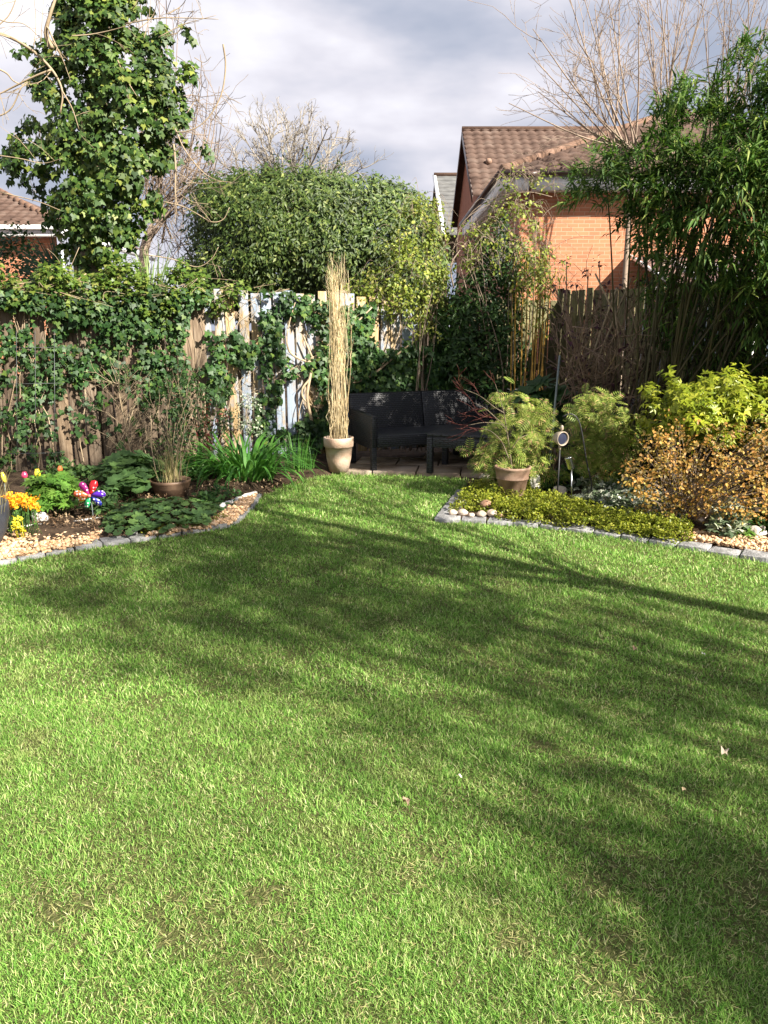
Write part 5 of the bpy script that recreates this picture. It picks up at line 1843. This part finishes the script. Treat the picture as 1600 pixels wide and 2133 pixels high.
# ------------------------------------------------------------------ garden hardware at the right
rng = np.random.default_rng(116)
lc = P(1168., 913., 6.4)
sl = empty('solar_spotlight', (lc[0], lc[1], .04))
dirn = nrm(np.array([.5, -1, -.02]))
rx = nrm(np.cross(dirn, [0, 0, 1]))
axl = np.array([rx, np.cross(dirn, rx), dirn])
mb = MB()
mb.lathe(lc, [(0, -.075), (.028, -.072), (.048, -.04), (.058, .0), (.061, .03), (.058, .034), (.052, .03), (.05, .015)], 28, axl)
mb.build('lamp_head', M['white_plastic'], sl, smooth=True)
mb = MB()
mb.lathe(lc, [(0, .024), (.03, .023), (.052, .019)], 28, axl)
mb.build('lens', M['dark_glass'], sl, smooth=True)
mb = MB()
mb.tube([lc + np.array([0, .02, -.05]), lc + np.array([.0, .01, -.1])], [.014, .008], 8)
mb.build('neck', M['white_plastic'], sl, smooth=True)
mb = MB()
mb.tube([lc + np.array([0, .01, -.1]), (lc[0], lc[1] + .01, .0)], [.007, .006], 8)
mb.build('stake', M['black_metal'], sl, smooth=True)
mb = MB()
rock(mb, lc + np.array([.01, .02, .085]), (.03, .03, .05), 3, rough=.02)
mb.build('bracket', M['white_plastic'], sl, smooth=True)
tag(sl, 'cream round solar spotlight with dark lens on a stake in the right bed', 'spotlight')
jc = P(1187., 965., 6.3)
mb = MB()
axj = np.array([nrm([1, 0, .35]), [0, 1, 0], nrm([-.35, 0, 1])])
mb.lathe(jc, [(0, -.05), (.026, -.05), (.03, -.04), (.03, .045), (.034, .05), (.03, .053), (0, .053)], 20, axj)
mb.tube([jc - axj[2] * .05, np.array([jc[0] + .04, jc[1], .01])], [.006, .005], 6)
tag(mb.build('garden_light', M['steel'], smooth=True, origin=(jc[0], jc[1], .03)), 'small tilted shiny steel garden light below the solar spotlight', 'garden light')
mb = MB()
k = poly3([(1172, 868), (1188, 862), (1203, 872), (1212, 900), (1222, 960), (1232, 1005)], 6.35, 0, 4)
k = np.concatenate([k, [[k[-1][0] + .01, k[-1][1], .0]]])
mb.tube(k, .006, 6)
tag(mb.build('shepherd_hook', M['black_metal'], origin=(k[-1][0], k[-1][1], 0)), 'thin black hooked rod curving over right of the solar spotlight', 'hook')
mb = MB()
p0, p1 = P(1150., 895., 7.1), P(1166., 740., 7.1)
p0 = np.array([p0[0] - .02, 7.1, .0])
mb.tube([p0, (p0 + p1) / 2, p1], [.011, .011, .01], 8)
tag(mb.build('garden_pole', M['grey_metal'], origin=p0), 'slim grey pole leaning slightly behind the solar spotlight', 'pole')
# wire plant support at the left fence
mb = MB()
for x in (36, 75, 115):
    k = FP(np.array([x - 2., x]), np.array([690., 980]), .3)
    mb.tube(k, .003, 4)
for y in (725, 800, 945):
    k = FP(np.array([15., 135.]), np.array([y, y - 2.]), .3)
    mb.tube(k, .0025, 4)
tag(mb.build('wire_trellis', M['wire'], origin=FP(75., 980., .3)), 'thin grey wire trellis standing before the ivy at far left', 'trellis')

# litter on the lawn
def litter(px_, py_, s_, col, lab, seed):
    c_ = G(float(px_), float(py_))
    r_ = np.random.default_rng(seed)
    m_ = 10
    a = np.arange(m_) * 2 * math.pi / m_
    s_ = s_ * .72
    rr = s_ * r_.uniform(.2, .62, m_)
    v = [c_ + np.array([0, 0, .03])] + [c_ + np.array([rr[i] * math.cos(a[i]), rr[i] * math.sin(a[i]), .022 + r_.uniform(0, .8) * s_]) for i in range(m_)]
    mb = MB()
    mb.add(v, [[0, 1 + i, 1 + (i + 1) % m_] for i in range(m_)])
    tag(mb.build('dead_leaf', plain('dead_leaf_tone', col, .8), origin=c_), lab, 'leaf', 'dead leaves on the lawn')


litter(1508, 1582, .05, (.55, .45, .33), 'crumpled pale dead leaf lying in the tree shadow at right', 1)
litter(957, 1632, .03, (.65, .6, .5), 'small whitish leaf lying in the sunny middle of the lawn', 2)
litter(1424, 1662, .035, (.5, .38, .22), 'tan leaf on the lawn below the crumpled pale leaf', 3)
litter(846, 1687, .04, (.35, .24, .16), 'small brown leaf near the lawn centre', 4)
litter(1463, 1373, .025, (.7, .66, .6), 'tiny white scrap on the shaded right of the lawn', 5)
litter(1322, 1363, .035, (.45, .3, .18), 'brown leaf in the long shadow at right', 6)

# ------------------------------------------------------------------ houses
rng = np.random.default_rng(117)
def tiled_roof(mb, eave0, along, up, Wd, Ld, course=.34, wave=.3, mask=None, amp=.042):
    """pantiles: eave0 corner, unit vectors along the eave and up the slope"""
    along, up = nrm(along), nrm(up)
    nn = nrm(np.cross(along, up))
    nc = int(Ld / course) + 1
    sub = 5
    ncol = int(Wd / wave * sub)
    u = np.linspace(0, Wd, ncol + 1)
    prof = amp * (np.abs(np.sin(u / wave * math.pi)) ** 1.0 * 1.0)
    for j in range(nc):
        s0, s1 = j * course, min(Ld, (j + 1) * course + .03)
        v0 = eave0 + np.outer(u, along) + up * s0 + np.outer(prof + .055, nn)
        v1 = eave0 + np.outer(u, along) + up * s1 + np.outer(prof + .004, nn)
        vb = eave0 + np.outer(u, along) + up * s0 + np.outer(prof * 0, nn)
        i = np.arange(ncol)
        keep = np.ones(ncol, bool)
        if mask is not None:
            keep = mask((u[:-1] + u[1:]) / 2, (s0 + s1) / 2)
        i = i[keep]
        if not len(i):
            continue
        q1 = np.stack([i, i + 1, ncol + 2 + i, ncol + 1 + i], -1)
        q2 = np.stack([2 * (ncol + 1) + i, 2 * (ncol + 1) + i + 1, i + 1, i], -1)
        mb.add(np.concatenate([v0, v1, vb]), q1, q2)


def wallpoly(mb, pts):
    mb.add(pts, [list(range(len(pts)))])


# near brick house on the right: a main gabled block and a hipped wing towards us
hs = empty('brick_house', (4.5, 20, 0))
tag(hs, 'orange brick house with brown tiled gable and hipped roofs right of centre', 'house')
rid = P(967., 272., 27.7)
eav = P(993., 408., 24.0)
XG = (rid[0] + eav[0]) / 2
ZR, ZE, YR, YE = rid[2], eav[2], 27.7, 24.0
YF = 2 * YR - YE
XE = 16.0
mb = MB()
wallpoly(mb, [(XG + .12, YE + .3, -.02), (XG + .12, YE + .3, ZE + .1), (XG + .12, YR, ZR - .15), (XG + .12, YF - .3, ZE + .1), (XG + .12, YF - .3, -.02)])
mb.build('gable_wall', M['render_wall'], hs)
mb = MB()
wallpoly(mb, [(XG + .12, YE + .3, -.02), (XE, YE + .3, -.02), (XE, YE + .3, ZE), (XG + .12, YE + .3, ZE)])
mb.build('wall', M['brick'], hs)
mb = MB()
sl_ = np.array([0, YR - YE, ZR - ZE])
tiled_roof(mb, np.array([XG - .08, YE, ZE]), np.array([1, 0, 0]), sl_, XE - XG, np.linalg.norm(sl_))
mb.quad((XG - .08, YF, ZE), (XE, YF, ZE), (XE, YR, ZR), (XG - .08, YR, ZR))
mb.build('main_roof', M['roof'], hs)
mb = MB()
mb.tube([(XG - .1, YR, ZR + .01), (XE, YR, ZR + .01)], [.12, .12], 10)
mb.build('ridge_tiles', M['ridge'], hs)
mb = MB()
for (ya, yb) in ((YE, YR), (YF, YR)):
    d = nrm(np.array([0, yb - ya, ZR - ZE]))
    L_ = math.hypot(yb - ya, ZR - ZE)
    c_ = np.array([XG - .095, (ya + yb) / 2, (ZE + ZR) / 2 - .1])
    mb.box(c_, (.025, L_ - .05, .2), [[1, 0, 0], d, np.cross([1, 0, 0], d)])
mb.build('bargeboard', M['gutter'], hs)
vp = P(1017., 347., 25.7)
mb = MB()
rock(mb, np.array([vp[0], 25.6, ZE + (25.6 - YE) * (ZR - ZE) / (YR - YE) + .12]), (.2, .2, .2), 2, rough=.03)
mb.build('roof_vent', M['pot_brown'], hs, smooth=True)
# wing
ec = P(1048., 357., 16.1)
ZW = ec[2]
XW, YW = ec[0] + .42, 16.5
XW2 = XE
pit = math.tan(R(24.5))
mb = MB()
wallpoly(mb, [(XW, YW, -.02), (XW2, YW, -.02), (XW2, YW, ZW - .3), (XW, YW, ZW - .3)])
mb.build('front_wall', M['brick'], hs)
mb = MB()
wallpoly(mb, [(XW, YE + .3, -.02), (XW, YW, -.02), (XW, YW, ZW - .12), (XW, YE + .3, ZW - .12)])
mb.build('side_wall', M['brick_side'], hs)
hw = 5.2
apex_y = ec[1] + hw
mb = MB()
up_f = np.array([0, 1, pit])
Lf = hw * math.hypot(1, pit)
cs = 1 / math.hypot(1, pit)
tiled_roof(mb, np.array([ec[0], 16.1, ZW]), np.array([1, 0, 0]), up_f, 2 * hw, Lf, mask=lambda u_, s_: (u_ > s_ * cs) & (u_ < 2 * hw - s_ * cs))
mb.build('hip_roof', M['roof'], hs)
mb = MB()
mb.add([(ec[0], 16.1, ZW + .02), (ec[0] + hw, apex_y, ZW + .02 + hw * pit), (ec[0] + hw, YE + 3, ZW + .02 + hw * pit), (ec[0], YE + .6, ZW + .02)], [[0, 1, 2, 3]])
mb.build('side_roof', M['roof'], hs)
mb = MB()
for i in range(18):
    a, b = i / 18, (i + 1.08) / 18
    f_ = lambda t: np.array([ec[0] + hw * t, 16.1 + hw * t, ZW + hw * pit * t + .035])
    mb.tube([f_(a), f_(b)], [.1, .092], 10)
mb.build('hip_tiles', M['ridge'], hs)
mb = MB()
mb.box((ec[0] + hw, 16.12, ZW - .19), (2 * hw, .03, .3))
mb.box((ec[0] + .015, (16.14 + YE) / 2, ZW - .19), (.03, YE - 16.14, .3))
mb.box((ec[0] + hw, 16.32, ZW - .325), (2 * hw - .1, .36, .012))
mb.box((ec[0] + .23, (16.52 + YE) / 2, ZW - .325), (.38, YE - 16.52, .012))
mb.build('fascia', M['white_paint'], hs)
mb = MB()
mb.tube([(ec[0] - .06, 16.04, ZW - .03), (ec[0] + 2 * hw, 16.04, ZW - .03)], [.06, .06], 8)
mb.tube([(ec[0] - .06, 16.0, ZW - .03), (ec[0] - .06, YE, ZW - .03)], [.06, .06], 8)
gx = P(1107., 370., 16.05)[0]
mb.box((gx, 16.04, ZW - .06), (.3, .13, .1))
mb.tube([(gx, 16.04, ZW - .1), (gx, 16.06, ZW - .3), (gx, YW - .05, ZW - .52), (gx, YW - .05, ZW - .6)], [.036] * 4, 8)
mb.build('gutter', M['gutter'], hs)
for (ya, z0_, z1_, wd) in ((18.6, 2.6, 3.9, 1.1), (21.6, 2.6, 3.9, 1.1)):
    mb = MB()
    for (dy, dz, sy, sz) in ((0, 0, wd, .08), (0, z1_ - z0_, wd, .08), (-wd / 2, (z1_ - z0_) / 2, .08, z1_ - z0_), (wd / 2, (z1_ - z0_) / 2, .08, z1_ - z0_), (0, (z1_ - z0_) / 2, .06, z1_ - z0_)):
        mb.box((XW - .012, ya + dy, z0_ + dz), (.06, sy, sz))
    fr_ = mb.build('window', M['white_paint'], hs)
    mb = MB()
    mb.box((XW - .004, ya, (z0_ + z1_) / 2), (.03, wd - .04, z1_ - z0_ - .04))
    mb.build('pane', M['glass'], fr_)
# lean-to white conservatory seen through the bamboo
cv = empty('conservatory', (6.2, 14.6, 0))
mb, mg = MB(), MB()
x0_, x1_, y0_, y1_ = 5.0, 8.4, 13.6, 16.45
for x in np.linspace(x0_, x1_, 6):
    mb.box((x, y0_, 1.05), (.07, .07, 2.1))
    mb.tube([(x, y0_ - .08, 2.12), (x, y1_, 2.9)], [.035, .035], 6)
for y in np.linspace(y0_ + .9, y1_, 3):
    mb.box((x0_, y, 1.05), (.07, .07, 2.1))
mb.box(((x0_ + x1_) / 2, y0_ - .06, 2.14), (x1_ - x0_ + .2, .1, .1))
mb.box((x0_ - .02, (y0_ + y1_) / 2, 2.16), (.08, y1_ - y0_, .08))
mb.build('frame', M['white_paint'], cv)
mg.box(((x0_ + x1_) / 2, y0_ + .002, 1.05), (x1_ - x0_ - .1, .02, 2.0))
mg.box((x0_ + .002, (y0_ + y1_) / 2, 1.05), (.02, y1_ - y0_ - .1, 2.0))
mg.quad((x0_, y0_, 2.12), (x1_, y0_, 2.12), (x1_, y1_, 2.88), (x0_, y1_, 2.88))
mg.build('glazing', M['glass'], cv)
tag(cv, 'white framed conservatory glimpsed through the bamboo canes', 'conservatory')

# grey roofed house farther back
fh = empty('grey_roofed_house', (6, 44, 0))
tag(fh, 'distant house with a grey tiled gable left of the brick house', 'house')
r_ = P(905., 367., 46.)
e_ = P(936., 490., 38.)
XF = (r_[0] + e_[0]) / 2
mb = MB()
wallpoly(mb, [(XF + .1, 38.3, 0), (XF + .1, 38.3, e_[2]), (XF + .1, 46, r_[2] - .2), (XF + .1, 53.7, e_[2]), (XF + .1, 53.7, 0)])
mb.build('gable_wall', M['render_wall'], fh)
mb = MB()
sl_ = np.array([0, 8., r_[2] - e_[2]])
tiled_roof(mb, np.array([XF - .1, 38, e_[2]]), np.array([1, 0, 0]), sl_, 9., np.linalg.norm(sl_), course=.62, wave=.4, amp=.01)
mb.quad((XF - .1, 54, e_[2]), (XF + 9, 54, e_[2]), (XF + 9, 46, r_[2]), (XF - .1, 46, r_[2]))
mb.build('roof', M['roof_grey'], fh)
mb = MB()
d = nrm(sl_)
mb.box((XF - .13, 42, (r_[2] + e_[2]) / 2 + .02), (.18, np.linalg.norm(sl_), .12), [[1, 0, 0], d, np.cross([1, 0, 0], d)])
mb.build('verge', M['white_paint'], fh)
mb = MB()
mb.tube([(XF - .15, 46, r_[2] + .05), (XF + 9, 46, r_[2] + .05)], [.14, .14], 8)
mb.build('ridge_tiles', M['ridge'], fh)

# house at the far left
lh2 = empty('brick_house', (-14, 27, 0))
tag(lh2, 'brick house with brown hipped tile roof and white fascia at far left', 'house')
ec2 = P(130., 470., 23.6)
apx = P(0., 386., 27.6)
ZL = ec2[2]
pt2 = (apx[2] - ZL) / 4.0
hw2 = 4.6
mb = MB()
Lf2 = hw2 * math.hypot(1, pt2)
cs2 = 1 / math.hypot(1, pt2)
Wl = 14
tiled_roof(mb, np.array([ec2[0] - Wl, 23.6, ZL]), np.array([1, 0, 0]), np.array([0, 1, pt2]), Wl, Lf2, mask=lambda u_, s_: u_ < Wl - s_ * cs2)
mb.quad((ec2[0], 23.6, ZL), (ec2[0], 23.6 + 2 * hw2, ZL), (ec2[0] - hw2, 23.6 + hw2, ZL + hw2 * pt2), (ec2[0] - hw2 - .01, 23.6 + hw2, ZL + hw2 * pt2))
mb.build('roof', M['roof'], lh2)
mb = MB()
for i in range(16):
    f_ = lambda t: np.array([ec2[0] - hw2 * t, 23.6 + hw2 * t, ZL + hw2 * pt2 * t + .03])
    mb.tube([f_(i / 16), f_((i + 1.08) / 16)], [.12, .1], 8)
mb.build('hip_tiles', M['ridge'], lh2)
mb = MB()
mb.box((ec2[0] - Wl / 2, 23.62, ZL - .15), (Wl, .03, .24))
mb.box((ec2[0] - .02, 23.66 + hw2, ZL - .15), (.03, 2 * hw2, .24))
mb.box((ec2[0] - Wl / 2, 23.86, ZL - .265), (Wl - .1, .44, .012))
mb.tube([(ec2[0] - Wl, 23.53, ZL - .05), (ec2[0] + .04, 23.53, ZL - .05)], [.065, .065], 8)
mb.tube([(ec2[0] - .25, 24.02, ZL - .3), (ec2[0] - .25, 24.02, 0)], [.04, .04], 8)
mb.build('fascia', M['white_paint'], lh2)
mb = MB()
wallpoly(mb, [(ec2[0] - Wl, 24.1, -.02), (ec2[0] - .4, 24.1, -.02), (ec2[0] - .4, 24.1, ZL - .15), (ec2[0] - Wl, 24.1, ZL - .15)])
mb.build('wall', M['brick'], lh2)

# ------------------------------------------------------------------ trees outside the frame whose shadows fall on the lawn
rng = np.random.default_rng(118)
def shade_tree(x, y, h, label, kind, n_c=0, crown=None, seed=0):
    root = empty('boundary_tree', (x, y, 0))
    tag(root, label, 'tree')
    mb = MB()
    mb.tube([(x, y, -.02), (x + .05, y, h * .3), (x, y + .05, h * .6)], [.085, .07, .045], 8)
    mb.build('trunk', M['bark'], root)
    mb = MB()
    for i in range(15 if kind == 'bare' else 8):
        z = rng.uniform(.25, .62) * h
        a = rng.uniform(0, 6.28)
        grow(mb, (x, y, z), (math.cos(a) * .7, math.sin(a) * .7, .9), min(2.2, h * rng.uniform(.22, .34)), .024, 3 if kind == 'bare' else 2, 3, .6, .12, .12, .62, 4, .006)
    mb.build('branches', M['bark'], root)
    if n_c:
        cz, rx_, rz_ = crown
        u = rand_dir(n_c) * (rng.random(n_c) ** .4)[:, None]
        c_ = np.array([x, y, cz]) + u * np.array([rx_, rx_, rz_])
        ml_ = MB()
        clump_leaves(ml_, T_LANCE, c_, nrm(u), .17, 16, .11)
        ml_.build('crown', M['laurel'], root)


shade_tree(7.35, -2.0, 8.6, 'evergreen boundary tree standing right of the viewer', 'leafy', 260, (7.4, 1.35, .75))
shade_tree(6.4, -.95, 7.0, 'wide bare boundary tree farther right of the viewer', 'bare', 90, (5.0, 1.15, .85))
shade_tree(3.9, 2.3, 7.6, 'tall boundary tree right of the lawn', 'bare', 130, (5.6, 1.25, 1.4))
shade_tree(6.5, -2.65, 5.8, 'small boundary tree behind the viewer', 'leafy', 50, (5.0, .42, .25))
